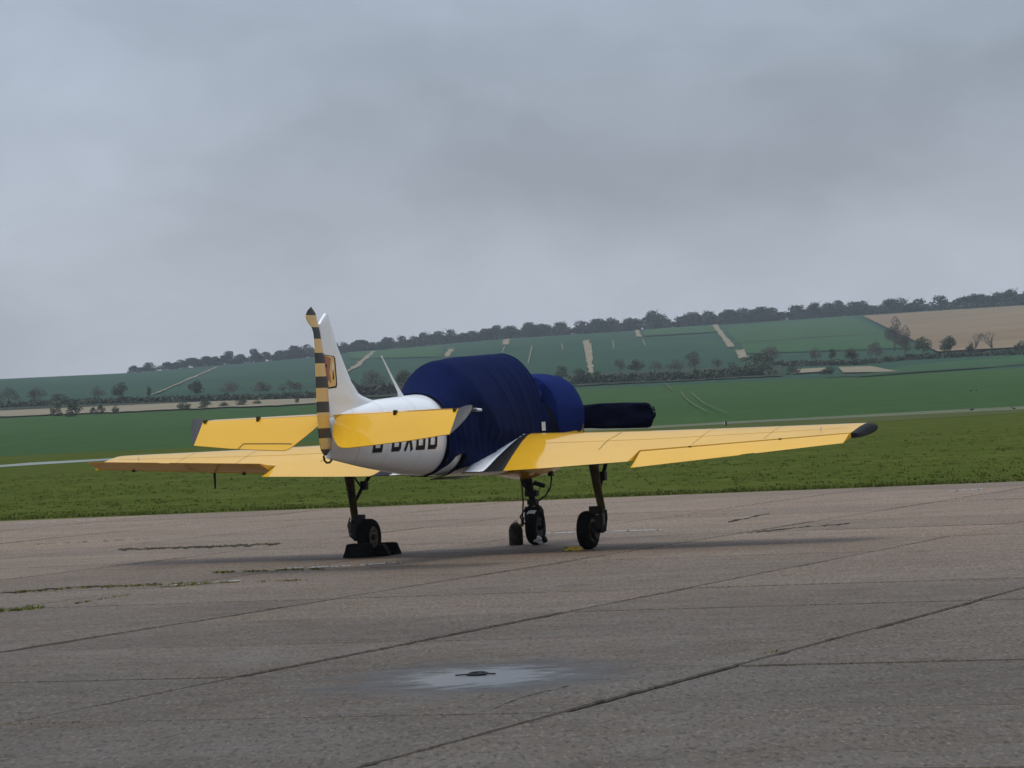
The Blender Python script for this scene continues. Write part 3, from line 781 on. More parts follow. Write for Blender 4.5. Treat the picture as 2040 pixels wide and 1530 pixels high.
# registration on the starboard side: block letters wrapped onto the skin
def letters(side):
    lb = MB()
    z0, H, T = 1.200, 0.31, 0.048
    def bar(xa, za, xb, zb, th):
        n = 8; d = Vector((xb-xa, zb-za)); nrm = Vector((-d.y, d.x)).normalized()*th/2
        v = []
        for s_ in range(n+1):
            p = Vector((xa, za)) + d*(s_/n)
            for q in (p + nrm, p - nrm):
                v.append((q.x, side*(fus_y(q.x, q.y) + 0.003), q.y))
        lb.add(v, [(2*i, 2*i+1, 2*i+3, 2*i+2) for i in range(n)])
    W_ = 0.190
    pos = [-3.046, -2.674, -2.418, -2.168, -1.914]
    def LX(k, f): return pos[k] + W_*f
    h = T/2
    def box_letter(k, segs):
        for (a, c_, d, e) in segs: bar(LX(k, a), z0 + c_*H, LX(k, d), z0 + e*H, T)
    t = h/H; tw = h/W_
    box_letter(0, [(tw, 0, tw, 1), (0, t, 1, t), (0, 1-t, 1, 1-t), (1-tw, 0, 1-tw, .45), (.5, .45, 1, .45)])            # G
    bar(LX(0, 1) + .06, z0 + H*.5, LX(0, 1) + .14, z0 + H*.5, T)                                                     # dash
    for k in (1, 4): box_letter(k, [(tw, 0, tw, 1), (0, t, .9, t), (0, 1-t, .9, 1-t), (0, .5, .9, .5), (1-tw, .06, 1-tw, .46), (1-tw, .54, 1-tw, .94)])   # B
    box_letter(2, [(.12, 0, .88, 1), (.88, 0, .12, 1)])                                                              # X
    box_letter(3, [(1-tw, 0, 1-tw, 1), (0, t, 1, t), (tw, 0, tw, .38)])                                              # J
    return lb
letters(-1).build('registration', M['letter'], AC, smooth=None)

# fin with a swept, curving leading edge
FINLE = [(1.70, -2.30), (1.749, -2.62), (1.79, -2.86), (1.821, -2.98), (1.95, -3.156), (2.145, -3.323), (2.322, -3.466), (2.437, -3.528), (2.551, -3.602), (2.62, -3.66), (2.664, -3.70)]
FINTE = [(1.58, -3.768), (1.647, -3.775), (1.915, -3.785), (2.262, -3.845), (2.555, -3.888), (2.664, -3.72)]
def fin_t(z_): return lerp(0.055, 0.022, min(1, max(0, (z_-1.6)/1.05)))
zs = [1.58, 1.64, 1.70, 1.74, 1.77, 1.80, 1.83, 1.88, 1.95, 2.03, 2.12, 2.22, 2.32, 2.42, 2.50, 2.55, 2.60, 2.64, 2.664]
b = MB(); rings = []
for z_ in zs:
    le, te = interp(FINLE, z_), interp(FINTE, z_); t = fin_t(z_)
    c_ = le - te
    prof = [(0, 0), (.03, .35), (.12, .75), (.3, 1.0), (.55, .95), (.8, .75), (1, .55)]
    ring = [Vector((le - c_*a, t*h_, z_)) for a, h_ in prof] + [Vector((le - c_*a, -t*h_, z_)) for a, h_ in prof[:0:-1]]
    rings.append(ring)
b.loft(rings); fin = b.build('fin', M['white'], AC, smooth=40)
# painted panel on the fin
def fin_y(x, z_):
    le, te = interp(FINLE, z_), interp(FINTE, z_); a = (le-x)/(le-te)
    prof = [(0, 0), (.03, .35), (.12, .75), (.3, 1.0), (.55, .95), (.8, .75), (1, .55)]
    return fin_t(z_)*interp(prof, a)
b = MB()
def finpoly(pts, mi, off):
    b.add([(x, -(fin_y(x, z_) + off), z_) for x, z_ in pts], [tuple(range(len(pts)))], mi)
finpoly([(-3.845, 2.24), (-3.62, 2.22), (-3.60, 2.19), (-3.585, 1.93), (-3.605, 1.895), (-3.785, 1.885)], 2, .0024)
finpoly([(-3.84, 2.232), (-3.645, 2.215), (-3.63, 2.19), (-3.612, 1.94), (-3.63, 1.912), (-3.78, 1.90)], 1, .0034)
finpoly([(-3.838, 2.228), (-3.70, 2.20), (-3.745, 2.06), (-3.725, 1.99), (-3.79, 1.96)], 0, .0044)
finpoly([(-3.66, 2.17), (-3.648, 2.12), (-3.70, 2.03), (-3.715, 1.99), (-3.70, 2.06)], 3, .005)
finpoly([(-3.69, 2.08), (-3.665, 2.06), (-3.65, 2.01), (-3.665, 1.975), (-3.69, 1.99), (-3.672, 2.01), (-3.678, 2.045)], 2, .0054)
finpoly([(-3.745, 1.985), (-3.73, 1.975), (-3.735, 1.945), (-3.75, 1.955)], 2, .0054)
b.build('emblem', [M['rust'], M['badge'], M['black'], M['white']], fin, smooth=None)

# rudder: striped, slightly turned, with a leaf-shaped horn on top
RTE = [(1.205, -4.06), (1.26, -4.12), (1.35, -4.15), (1.50, -4.165), (1.66, -4.172), (1.96, -4.165), (2.37, -4.155), (2.50, -4.175), (2.55, -4.27), (2.603, -4.335), (2.65, -4.335), (2.69, -4.285), (2.722, -4.20)]
RLE = [(1.205, -3.90), (1.26, -3.84), (1.35, -3.815), (1.66, -3.815), (1.884, -3.815), (2.065, -3.845), (2.256, -3.885), (2.451, -3.94), (2.58, -3.975), (2.65, -4.01), (2.70, -4.06), (2.722, -4.10)]
STR = [(1.205, 1), (1.27, 0), (1.383, 1), (1.485, 0), (1.645, 1), (1.757, 0), (1.896, 1), (2.014, 0), (2.148, 1), (2.255, 0), (2.399, 1), (2.517, 0), (2.64, 1), (2.73, 1)]
zz = sorted(set([s_[0] for s_ in STR[:-1]] + [1.23, 1.31, 1.43, 1.56, 1.7, 1.82, 1.95, 2.08, 2.2, 2.32, 2.46, 2.55, 2.59, 2.62, 2.67, 2.69, 2.705, 2.7215]))
b = MB(); rings = []
for z_ in zz:
    le, te = interp(RLE, z_), interp(RTE, z_); t = lerp(0.042, 0.026, min(1, max(0, (z_-1.3)/1.3)))*min(1, (2.76-z_)/0.10)*min(1, (z_-1.17)/0.10)
    prof = [(0, .45), (.05, .85), (.2, 1.0), (.55, .72), (.9, .34), (1, .16)]
    yo = lambda a: -0.015 - 0.055*a
    ring = [Vector((lerp(le, te, a), yo(a) + t*h_, z_)) for a, h_ in prof] + [Vector((lerp(le, te, a), yo(a) - t*h_, z_)) for a, h_ in prof[::-1]]
    rings.append(ring)
def stripe(i, k):
    zc = (zz[i]+zz[min(i+1, len(zz)-1)])/2
    for (a, m_), (b_, _) in zip(STR, STR[1:]):
        if a <= zc < b_: return m_
    return 1
b.loft(rings, mfun=stripe, mi=1)
rud = b.build('rudder', [M['badge'], M['tipgrey']], AC, smooth=40)
for p_, d_ in (((-3.86, -.035, 2.12), (.06, .02, .03)), ((-3.79, -.03, 1.40), (.07, .03, .05)), ((-3.79, 0, 1.52), (.09, .05, .05))):
    b = MB(); b.box(p_, d_); b.build('hinge_bracket', M['dark'], AC)
# tie-down ring under the tail
b = MB(); b.tube([(-3.94+0.02, 0, 1.20), (-3.90, 0, 1.15), (-3.85, 0, 1.128), (-3.78, 0, 1.128), (-3.73, 0, 1.15), (-3.70, 0, 1.19)], 0.011, n=8)
b.build('tail_ring', M['leg'], AC)

# tailplane and elevators
ZT = 1.60
def flat_section(xle, xte, z_, t, y):
    prof = [(0, 0), (.04, .5), (.2, .95), (.45, 1.0), (.8, .7), (1, .5)]
    c_ = xle-xte
    return [Vector((xle-c_*a, y, z_ + t*h_)) for a, h_ in prof] + [Vector((xle-c_*a, y, z_ - t*h_)) for a, h_ in prof[:0:-1]]
for sd_ in (1, -1):
    b = MB(); b.loft([flat_section(-3.14, -3.70, ZT, .032, 0.03*sd_), flat_section(-3.18, -3.70, ZT, .031, .4*sd_), flat_section(-3.32, -3.70, ZT, .024, 1.44*sd_)])
    tp = b.build('tailplane', M['yellow'], AC, smooth=40)
    b = MB(); b.loft([flat_section(-3.325, -3.70, ZT, .0245, 1.44*sd_), flat_section(-3.36, -3.70, ZT, .02, 1.52*sd_), flat_section(-3.44, -3.69, ZT, .008, 1.575*sd_)])
    b.build('tip_cap', M['tipgrey'], tp, smooth=40)
    DROOP = radians(41)
    def el(y, s_, t):     # s_ along the chord from the hinge, t thickness offset
        return Vector((-3.715 - s_*cos(DROOP) + t*sin(DROOP)*-1, y*sd_, ZT - s_*sin(DROOP) + t*cos(DROOP)))
    prof = [(0.0, 0.0), (0.02, .022), (0.10, .026), (0.6, .013), (1.0, .004)]
    # planform: chord by span, inner corner cut away for the rudder
    cuts = [(0.09, 0.04, 0.13), (0.13, 0.01, 0.21), (0.20, 0.0, 0.32), (0.28, 0.0, 0.44), (0.32, 0, .485), (0.37, 0.0, 0.50), (0.60, 0.0, 0.478), (1.0, 0.0, .432), (1.44, 0.0, 0.36)]
    if sd_ == -1: cuts = [(0.095, 0.05, 0.20), (0.12, 0.02, 0.29), (0.17, 0.0, 0.38), (0.23, 0.0, 0.46), (0.28, 0, .492)] + cuts[5:]
    b = MB(); rings = []
    for y, s0, s1 in cuts:
        up = [el(y, lerp(s0, s1, a), t) for a, t in prof]; dn = [el(y, lerp(s0, s1, a), -t) for a, t in prof[:0:-1]]
        rings.append(up + dn)
    b.loft(rings); ev = b.build('elevator', M['yellow'], AC, smooth=40)
    b = MB(); rings = []
    for y, s0, s1 in [(1.442, -0.02, .36), (1.50, -.05, .26), (1.55, -.06, .14), (1.58, -.05, 0.02)]:
        up = [el(y, lerp(s0, s1, a), t*0.95) for a, t in prof]; dn = [el(y, lerp(s0, s1, a), -t*.95) for a, t in prof[:0:-1]]
        rings.append(up + dn)
    b.loft(rings); b.build('tip_cap', M['tipgrey'], ev, smooth=40)
    if sd_ == 1:     # trim tab on the port elevator: gap lines on the skin
        b = MB()
        for (ya, sa, yb, sb) in [(0.42, .40, .86, .375), (.86, .375, .90, .45), (.30, .41, .42, .40)]:
            v = []
            d = Vector((yb-ya, sb-sa)); n_ = Vector((-d.y, d.x)).normalized()*.004
            for q in (Vector((ya, sa))+n_, Vector((ya, sa))-n_, Vector((yb, sb))-n_, Vector((yb, sb))+n_):
                v.append(el(q.x, q.y, .016 - q.y*0.012 + .003))
            b.add(v, [(0, 1, 2, 3)])
        b.build('trim_tab', M['dark'], ev, smooth=None)
    for y, hh in (((.75 if sd_ == -1 else .80), .05), (1.41, .03)):
        b = MB(); b.box(el(y, .02, .03), (.05, .03, hh)); b.build('hinge', M['leg'], ev)
# small pale probe at the starboard tail tip
b = MB(); b.tube([(-3.55, -1.50, ZT), (-3.55, -1.56, ZT - .004), (-3.55, -1.61, ZT - .006), (-3.55, -1.622, ZT - .006)], [.014, .017, .017, .010], n=10); b.build('tip_probe', M['paleal'], AC)
# whip aerial
b = MB(); b.tube([(-1.86, 0, 1.765), (-1.92, 0, 1.84), (-2.08, 0, 1.98), (-2.337, 0, 2.215)], [.034, .018, .012, .006], n=8); b.build('aerial', M['white'], AC)

# ---- wings
WS = [(0.30, (1.00, -1.02, 1.185, 0.912, .150)), (1.2, (0.90, -0.955, 1.185, 0.932, .142)), (2.2, (0.78, -0.87, 1.187, 0.966, .132)), (4.42, (0.57, -0.60, 1.206, 1.105, .105)), (4.64, (0.52, -0.58, 1.207, 1.115, .10))]
AF = [(1.0, .0), (.9, .10), (.76, .27), (.6, .42), (.45, .55), (.3, .615), (.2, .59), (.1, .46), (.05, .33), (.015, .17), (0, 0), (.015, -.14), (.05, -.24), (.1, -.31), (.2, -.37), (.35, -.385), (.5, -.34), (.65, -.26), (.76, -.18), (.9, -.08)]
def wing_pt(y, a, h_, side):
    le, te, zl, zt, t = interp(WS, y); c_ = le-te
    return Vector((le - c_*a, side*y, lerp(zl, zt, a) + h_*t*c_))
def wing_top(y, x):
    le, te, zl, zt, t = interp(WS, y); c_ = le-te; a = (le-x)/c_
    up = sorted([(p, q) for p, q in AF[:11]])
    return lerp(zl, zt, a) + interp(up, a)*t*c_
HA = 0.76
CUT = [(HA, .27), (.7, .32), (.6, .42), (.45, .55), (.3, .615), (.2, .59), (.1, .46), (.05, .33), (.015, .17), (0, 0), (.015, -.14), (.05, -.24), (.1, -.31), (.2, -.37), (.35, -.385), (.5, -.34), (.65, -.26), (HA, -.18)]
for sd_ in (1, -1):
    b = MB()
    b.loft([[wing_pt(y, a, h_, sd_) for a, h_ in AF] for y in (0.30, .6, 0.9, 1.2, 1.5, 1.8, 2.0, 2.18)])
    b.loft([[wing_pt(y, a, h_, sd_) for a, h_ in CUT] for y in (2.18, 2.6, 3.0, 3.4, 3.8, 4.2, 4.42, 4.525)])
    wing = b.build('wing', M['yellow'], AC, smooth=40)
    # black rounded wing tip
    b = MB(); rings = []
    for y, k in [(4.527, 1.0), (4.555, .97), (4.578, .88), (4.592, .72), (4.60, .5)]:
        le, te, zl, zt, t = WS[3][1]; c_ = le-te
        cx = le - c_*.40
        rings.append([Vector((cx + (le - c_*a - cx)*lerp(1, k, .75), sd_*y, lerp(zl, zt, a) - 0.01*(1-k) + h_*t*c_*k)) for a, h_ in CUT])
    b.loft(rings); b.build('wing_tip', M['black'] if sd_ == -1 else M['yellow'], wing, smooth=40)
    # aileron: starboard drooped, port raised
    DEF = radians(10.5) if sd_ == -1 else radians(-21)
    ALP = [(HA+.012, .0), (HA+.012, .225), (.80, .225), (.9, .095), (1.0, .008), (1.0, -.008), (.9, -.075), (.80, -.15), (HA+.012, -.15)]
    def ail(y, a, h_, k=1.0):
        p = wing_pt(y, a, h_, sd_); hp = wing_pt(y, HA, 0.02, sd_)
        d = p - hp; ca, sa = cos(DEF), sin(DEF)
        # rotating about the hinge: trailing edge (negative X) goes down for positive DEF
        return Vector((hp.x + d.x*ca - d.z*sa*-1*0 + (-d.z*sa)*0, hp.y, hp.z + d.x*sa + d.z*ca)) + Vector((d.z*-sa, 0, 0))
    b = MB(); rings = []
    for y, s1 in [(2.20, 1.0), (2.6, 1.0), (3.40, 1.0), (3.41, .985), (3.55, .985), (3.56, 1.0), (3.95, 1.0), (4.36, 1.0), (4.515, 1.0)]:
        rings.append([ail(y, a if a < .95 else s1, h_) for a, h_ in ALP])
    b.loft(rings); al = b.build('aileron', M['yellow'], wing, smooth=40)
    for y in ((2.75, 3.75) if sd_ == -1 else (2.6, 4.05)):
        b = MB(); p = wing_pt(y, HA, .20 if sd_ == -1 else -.20, sd_); b.box(p, (.05, .025, .025)); b.build('hinge', M['dark'], al)
    # inboard gap line and small pins
    b = MB()
    for y in (2.0,):
        pass
    p = wing_pt(1.66, .3, .615, sd_)
    v = []
    for i in range(9):
        a = .25 + .45*i/8; q = wing_pt(1.66 + .012*sin(i), a, interp(sorted(AF[:11]), a), sd_)
        v += [q + Vector((0, -.0035, .002)), q + Vector((0, .0035, .002))]
    b.add(v, [(2*i, 2*i+1, 2*i+3, 2*i+2) for i in range(8)])
    b.build('panel_line', M['leg'], wing, smooth=None)
    for yy in (2.75, 3.55):
        b = MB(); v = []
        for i in range(9):
            a = .12 + .60*i/8; q = wing_pt(yy, a, interp(sorted(AF[:11]), a), sd_); v += [q + Vector((0, -.002, .002)), q + Vector((0, .002, .002))]
        b.add(v, [(2*i, 2*i+1, 2*i+3, 2*i+2) for i in range(8)]); b.build('panel_line', M['leg'], wing, smooth=None)
    b = MB(); v = []
    for i in range(25):
        q0 = wing_pt(lerp(.9, 4.4, i/24), .50, interp(sorted(AF[:11]), .50), sd_); v += [q0 + Vector((-.004, 0, .002)), q0 + Vector((.004, 0, .002))]
    b.add(v, [(2*i, 2*i+1, 2*i+3, 2*i+2) for i in range(24)]); b.build('panel_line', M['hub'], wing, smooth=None)
    b = MB(); q = wing_pt(4.12, .55, .46, sd_); b.tube([q, q + Vector((0, 0, .035))], .008, n=6); b.build('tip_pin', M['paleal'], wing)
    # root fillet: white wedge with a black edge band lying on the wing
    for nm, fa, fb, off, mm in (('root_fillet', (0.31, 0.43), (0.555, 0.475), .010, M['white']), ('fillet_band', (.555, .475), (.785, .50), .006, M['black'])):
        b = MB(); v = []; n = 22
        for i in range(n+1):
            t = i/n; X = lerp(-1.03, 0.62, t)
            ya, yb = lerp(fa[0], fa[1], t), lerp(fb[0], fb[1], t)
            for k in range(5):
                y = lerp(ya, yb, k/4); zz_ = wing_top(y, max(X, -1.0)) + off
                if nm == 'root_fillet': zz_ += .05*(1-k/4)**2*min(1, (X+1.03)*3)
                v.append((X, sd_*y, zz_))
        f = [(i*5+k, i*5+k+1, (i+1)*5+k+1, (i+1)*5+k) for i in range(n) for k in range(4)]
        b.add(v, f); b.build(nm, mm, wing, smooth=50, solid=.004)
# pitot mast hanging below the port wing
b = MB(); b.tube([(-.35, 3.02, 1.05), (-.35, 3.02, .93), (-.35, 3.02, .845)], [.016, .013, .010], n=8); b.build('pitot_mast', M['dark'], AC)
# lowered centre flap under the belly
b = MB(); b.box((-1.14, -0.22, 0.872), (.32, .36, .012), M=Matrix.Rotation(radians(-2), 3, 'Y')); b.build('flap', M['steel'], AC, bevel=.004)

# ---- landing gear
def wheel(c, R_, wd, side, name='wheel', rim_mat=None):
    rim_mat = rim_mat or M['hub']
    t = bpy.data.objects.new(name, None); t.empty_display_size = .1; link(t, AC); t.location = c
    b = MB(); h = wd/2
    b.lathe([(-h*.55, R_*.56), (-h*.85, R_*.62), (-h, R_*.78), (-h*.86, R_*.92), (-h*.45, R_*.99), (0, R_), (h*.45, R_*.99), (h*.86, R_*.92), (h, R_*.78), (h*.85, R_*.62), (h*.55, R_*.56)], (0, 0, 0), 'Y', 36)
    b.build('tyre', M['rubber'], t, smooth=50)
    b = MB(); b.lathe([(-h*.7, R_*.2), (-h*.66, R_*.40), (-h*.80, R_*.50), (-h*.78, R_*.58), (h*.78, R_*.58), (h*.80, R_*.50), (h*.66, R_*.40), (h*.7, R_*.2)], (0, 0, 0), 'Y', 28)
    for sg in (-1, 1):
        b.lathe([(sg*h*.60, R_*.19), (sg*h*.95, R_*.17), (sg*h*1.0, R_*.12)], (0, 0, 0), 'Y', 16, 1)
        for k in range(6): b.box((R_*.38*cos(k*pi/3), sg*h*.70, R_*.38*sin(k*pi/3)), (.022, .012, .022), 1)
    b.build('rim', [rim_mat, M['dark']], t, smooth=30)
    return t
for sd_, mx_ in ((-1, 0.03), (1, 0.12)):
    wheel((mx_, sd_*1.345, 0.213), 0.213, .150, sd_)
    yl = sd_*1.50; BI = 1 if sd_ == 1 else 0.15
    b = MB()
    b.tube([(mx_ - .14, yl + sd_*-.0, .95), (mx_ - .09, yl, .75), (mx_ + .01, yl + sd_*.015, .44)], [.058, .048, .042], n=12)
    b.tube([(mx_+.01, yl + sd_*.015, .46), (mx_ + .02, yl + sd_*.02, .34)], [.030, .030], n=10)
    b.build('gear_leg', M['leg'], AC)
    b = MB()
    b.tube([(mx_+.02, yl + sd_*.02, .43), (mx_+.03, yl + sd_*.02, .34), (mx_+.02, yl + sd_*.015, .19)], [.048, .050, .034], n=10)
    b.tube([(mx_, yl + sd_*.03, .205), (mx_, sd_*1.40, .205)], .03, n=10)
    b.box((mx_-.02, yl - sd_*.05, .43), (.10, .12, .09)); b.box((mx_-.05, yl - sd_*.0, .30), (.07, .07, .16))
    b.lathe([(-.02, .10), (.02, .10)], (mx_, sd_*1.435, .205), 'Y', 20)
    b.build('brake_unit', M['dark'], AC, bevel=.006)
    b = MB()
    b.tube([(mx_-.03, yl, .60), (mx_+.06, yl - BI*.06, .76), (mx_+.20, yl - BI*.14, .95)], [.018, .022, .024], n=8)
    b.tube([(mx_+.06, yl - BI*.06, .78), (mx_ - .05, yl - sd_*.03, .90)], .012, n=6)
    b.box((mx_+.10, yl - BI*.08, .80), (.08, .07, .10)); b.box((mx_-.04, yl - sd_*.03, .945), (.34, .20, .03))
    b.build('drag_brace', M['dark'], AC, bevel=.004)
    b = MB()
    b.tube([(mx_-.05, yl + sd_*.05, .44), (mx_-.09, yl + sd_*.06, .36), (mx_-.07, yl + sd_*.05, .24), (mx_-.04, yl + sd_*.02, .20)], .010, n=6)
    b.tube([(mx_-.05, yl + sd_*.045, .40), (mx_-.055, yl + sd_*.05, .27)], .018, n=8); b.build('brake_line', M['steel'], AC)
# nose leg
wheel((1.84, 0, 0.20), 0.20, .135, 1, 'wheel', M['dark'])
b = MB(); b.tube([(1.72, .02, .85), (1.78, .01, .60), (1.82, 0, .46)], [.045, .040, .036], n=12); b.tube([(1.60, .09, .86), (1.70, .05, .68)], [.022, .02], n=8); b.tube([(1.70, .06, .82), (1.74, .05, .60)], .014, n=6)
b.box((1.80, -.09, .70), (.05, .14, .05), M=Matrix.Rotation(.3, 3, 'X')); b.box((1.78, 0, .60), (.09, .15, .07)); b.box((1.80, 0, .50), (.10, .11, .06))
b.build('nose_leg', M['dark'], AC, bevel=.004)
b = MB()
for s_ in (-1, 1):
    b.tube([(1.82, s_*.03, .47), (1.82, s_*.095, .40), (1.83, s_*.105, .30), (1.84, s_*.098, .20)], [.024, .024, .022, .02], n=8)
b.tube([(1.84, -.11, .20), (1.84, .11, .20)], .022, n=8); b.tube([(1.80, -.10, .42), (1.80, .10, .42)], .03, n=8)
b.build('nose_fork', M['dark'], AC)
b = MB(); v = []; 
for i in range(15):
    t = radians(62 + 66*i/14); 
    for y in (-.05, -.02, .02, .05): v.append((1.84 + .222*cos(t), y, .20 + (.222 - abs(y)*.25)*sin(t)))
b.add(v, [(i*4+k, i*4+k+1, (i+1)*4+k+1, (i+1)*4+k) for i in range(14) for k in range(3)]); b.build('mudguard', M['paleal'], AC, solid=.006)
b = MB(); b.box((1.74, -.085, .055), (.07, .11, .07), M=Matrix.Rotation(.5, 3, 'X')); b.tube([(1.72, -.02, .05), (1.70, -.13, .075)], .02, n=8); b.build('tow_fitting', M['paleal'], AC, bevel=.01)
b = MB(); b.tube([(1.74, -.13, .06), (1.74, -.16, .075)], .045, n=12); b.build('tow_roller', M['rubber'], AC)
b = MB(); b.tube([(1.9, -.20, .86), (1.9, -.205, .76), (1.88, -.195, .66), (1.86, -.14, .57), (1.84, -.06, .51)], .010, n=6); b.tube([(1.8, .0, .47), (1.75, .09, .41), (1.74, .145, .33), (1.76, .12, .27), (1.80, .085, .22)], .010, n=6); b.build('brake_hose', M['dark'], AC)
b = MB(); b.lathe([(0, .04), (.06, .025)], (1.9, -.20, .79), 'Z', 10); b.build('hose_union', M['dark'], AC)

# ================================================================== covers
def cover_station(X, zt, z_h, yw, n_exp, N=56):
    """half profile from the hem up to the crown; returns list (y, z)"""
    zs_ = 1.45; out_ = []
    m = int(N*0.42)
    for i in range(m):
        z_ = lerp(z_h, zs_, i/m); fl = max(0, (zs_-z_)/(zs_-0.9))
        zt_, zb_, w_ = fus(X); base = fus_y(X, max(z_, zb_+.03)) if z_ < (zt_+zb_)/2 else w_
        y = max(base + .018, yw*(1 - .03*fl))if z_ > 1.15 else max(base + .018, lerp(base+.018, yw, max(0, (z_-.95)/.2)))
        out_.append((y, z_))
    for i in range(N-m+1):
        t = i/(N-m)*pi/2
        out_.append((yw*cos(t)**(2/n_exp), zs_ + (zt-zs_)*sin(t)**(2/n_exp)))
    return out_
CT = [(-1.52, 1.812), (-1.40, 1.86), (-1.2, 1.975), (-1.02, 2.085), (-0.92, 2.135), (-0.82, 2.153), (-.4, 2.188), (.3, 2.208), (.95, 2.220), (1.02, 2.205), (1.10, 2.14), (1.26, 2.02), (1.42, 1.91), (1.56, 1.875), (1.80, 1.87)]
CH = [(-1.52, .93), (-1.44, .93), (-1.41, 1.02), (-1.37, 1.10), (-1.25, 1.135), (-1.14, 1.12), (-1.08, 1.05), (-1.04, .95), (-1.0, .95), (-.9, .98), (-.3, 1.08), (.46, 1.17), (.8, 1.19), (1.4, 1.18), (1.80, 1.12)]
CY = [(-1.52, .385), (-1.2, .41), (-.85, .435), (0, .475), (1.0, .49), (1.4, .505), (1.8, .515)]
CN = [(-1.52, 2.25), (-.85, 2.0), (0, 2.1), (.9, 2.05), (1.1, 1.95), (1.4, 1.8), (1.8, 2.0)]
def wrinkle(X, y, z_, side):
    low = max(0, min(1, (1.75-z_)/0.5))
    q = 0.020*low*nz(X*5.5 + z_*2.5, z_*0.7, side*3) + 0.010*low*nz(X*13 + z_*4, z_*1.3, side*7)
    # the cloth is pitched over the rear hoop like a tent: a ridge that runs down and forward
    xc = -.87 + (2.12-z_)*.22 + max(0, 1.70-z_)*.75; d_ = X - xc; hi_ = min(1, max(0, (z_-1.15)/.2))
    q += lerp(.095, .062, min(1, max(0, (z_-1.7)/.3)))*(max(0, 1 + d_/.30) if d_ < 0 else max(0, 1 - d_/1.1)**1.3)*hi_*min(1, max(0, (2.2-z_)/.30))
    # slack folds on the sides, falling from the roof edge
    for x0, k_, wd_, am in ((-.20, .50, .035, .012), (.10, .38, .05, -.012), (.42, .30, .04, .011), (.62, .22, .05, -.009), (.85, .10, .03, .010)):
        q += am*math.exp(-((X - x0 - (2.1-z_)*k_)/wd_)**2)*min(1, max(0, (2.15-z_)/.2))
    q *= min(1, max(.35, (z_-1.10)/.2))
    q += 0.008*nz(X*2.2, z_*2.2, side)
    if d_ < -.04: q += (0.040*abs(sin(X*21 + z_*5 + 1.6*nz(z_*2, X*2)))**.7 - .016)*low*min(1, (-.04-d_)/.15)*min(1, max(.12, (z_-1.14)/.16)) + .006*nz(X*9, z_*5)
    if X > 1.05: q += 0.012*low*nz(X*8, z_*3)
    return q
rings = []
nX = 220
for i in range(nX+1):
    X = lerp(-1.52, 1.80, i/nX)
    half = cover_station(X, sinterp(CT, X), sinterp(CH, X) if False else interp(CH, X), interp(CY, X), interp(CN, X))
    ring = []
    def disp(y, z_, side):
        nrm = Vector((0, y/.45, max(0, (z_-1.45))/.5)); nrm = nrm.normalized() if nrm.length > 1e-4 else Vector((0, 0, 1))
        q = wrinkle(X, y, z_, side)
        if X > 1.0:
            e_ = min(1, max(0.10, (z_-1.66)/.22)); Xq = 1.0 + (X-1.0)*e_
        else: Xq = X
        return Vector((Xq + .012*nz(X*6, z_*4, side*5), side*(y + nrm.y*q), z_ + nrm.z*q*.6 - .0))
    ring = [disp(y, z_, -1) for y, z_ in half] + [disp(y, z_, 1) for y, z_ in half[-2::-1]]
    rings.append(ring)
b = MB(); b.loft(rings, closed=False, cap=False)
cc = b.build('canopy_cover', M['navy'], None, smooth=80, solid=.006)
cc.location = ORG; cc.rotation_euler = (0, 0, AX)
tag(cc, 'dark blue canvas cover draped over the cockpit canopy of the parked aircraft', 'canopy cover')
# belt that holds it round the belly
b = MB(); v = []
for i in range(25):
    th = pi + pi*i/24
    for X in (-1.52, -1.43): v.append(fus_pt(X, th, .012 + .004*nz(i*.7, X)))
b.add(v, [(2*i, 2*i+1, 2*i+3, 2*i+2) for i in range(24)])
b.build('belly_strap', M['navy3'], cc, smooth=60, solid=.006)
b = MB(); v = []
for i in range(25):
    th = pi + pi*i/24
    for X in (-1.11, -1.04): v.append(fus_pt(X, th, .014 + .004*nz(i*.9, X)))
b.add(v, [(2*i, 2*i+1, 2*i+3, 2*i+2) for i in range(24)])
b.build('belly_strap', M['navy3'], cc, smooth=60, solid=.006)
b = MB(); b.box((0.955, -.512, 1.375), (.10, .006, .10)); b.build('cloth_label', M['whitecloth'], cc)
# seams piped along the roof hoops
for X in (-.85, .98):
    half = cover_station(X, sinterp(CT, X), 1.5, interp(CY, X), interp(CN, X), N=40)[18:]
    if X < 0: half = [q for q in half if q[1] > 2.0]
    b = MB(); b.tube([(X, -y - .004, z_ + .004) for y, z_ in half] + [(X, y + .004, z_ + .004) for y, z_ in half[-2::-1]], .006, n=6)
    b.build('seam', M['navy'], cc)

# engine cover: rounded canvas drum round the cowling, open at the back
rings = []
EC = [(1.47, .44, 0), (1.475, .512, 0), (1.50, .518, 0), (1.56, .524, 0), (1.75, .528, 0), (1.95, .53, 0), (2.1, .53, 0), (2.22, .525, 0), (2.32, .505, 0), (2.40, .45, 0), (2.45, .36, 0), (2.48, .2, 0), (2.49, .06, 0)]
ZC = 1.452
for X, R_, _ in EC:
    ring = []
    for k in range(72):
        th = 2*pi*k/72; q = .007*nz(cos(th)*3 + X*4, sin(th)*3) + .006*nz(cos(th)*7, sin(th)*7, X*3)
        y = (R_+q)*math.copysign(abs(cos(th))**.84, cos(th))*.975; zz_ = ZC + (R_+q)*math.copysign(abs(sin(th))**.90, sin(th))
        zz_ = max(zz_, .905 + .02*nz(X*3, y*6)) if R_ > .3 else zz_
        ring.append(Vector((X, y, zz_)))
    rings.append(ring)
b = MB(); b.loft(rings)
ec = b.build('engine_cover', M['navy2'], None, smooth=70)
ec.location = ORG; ec.rotation_euler = (0, 0, AX)
tag(ec, 'rounded blue canvas cover over the engine cowling ahead of the canopy cover', 'engine cover')
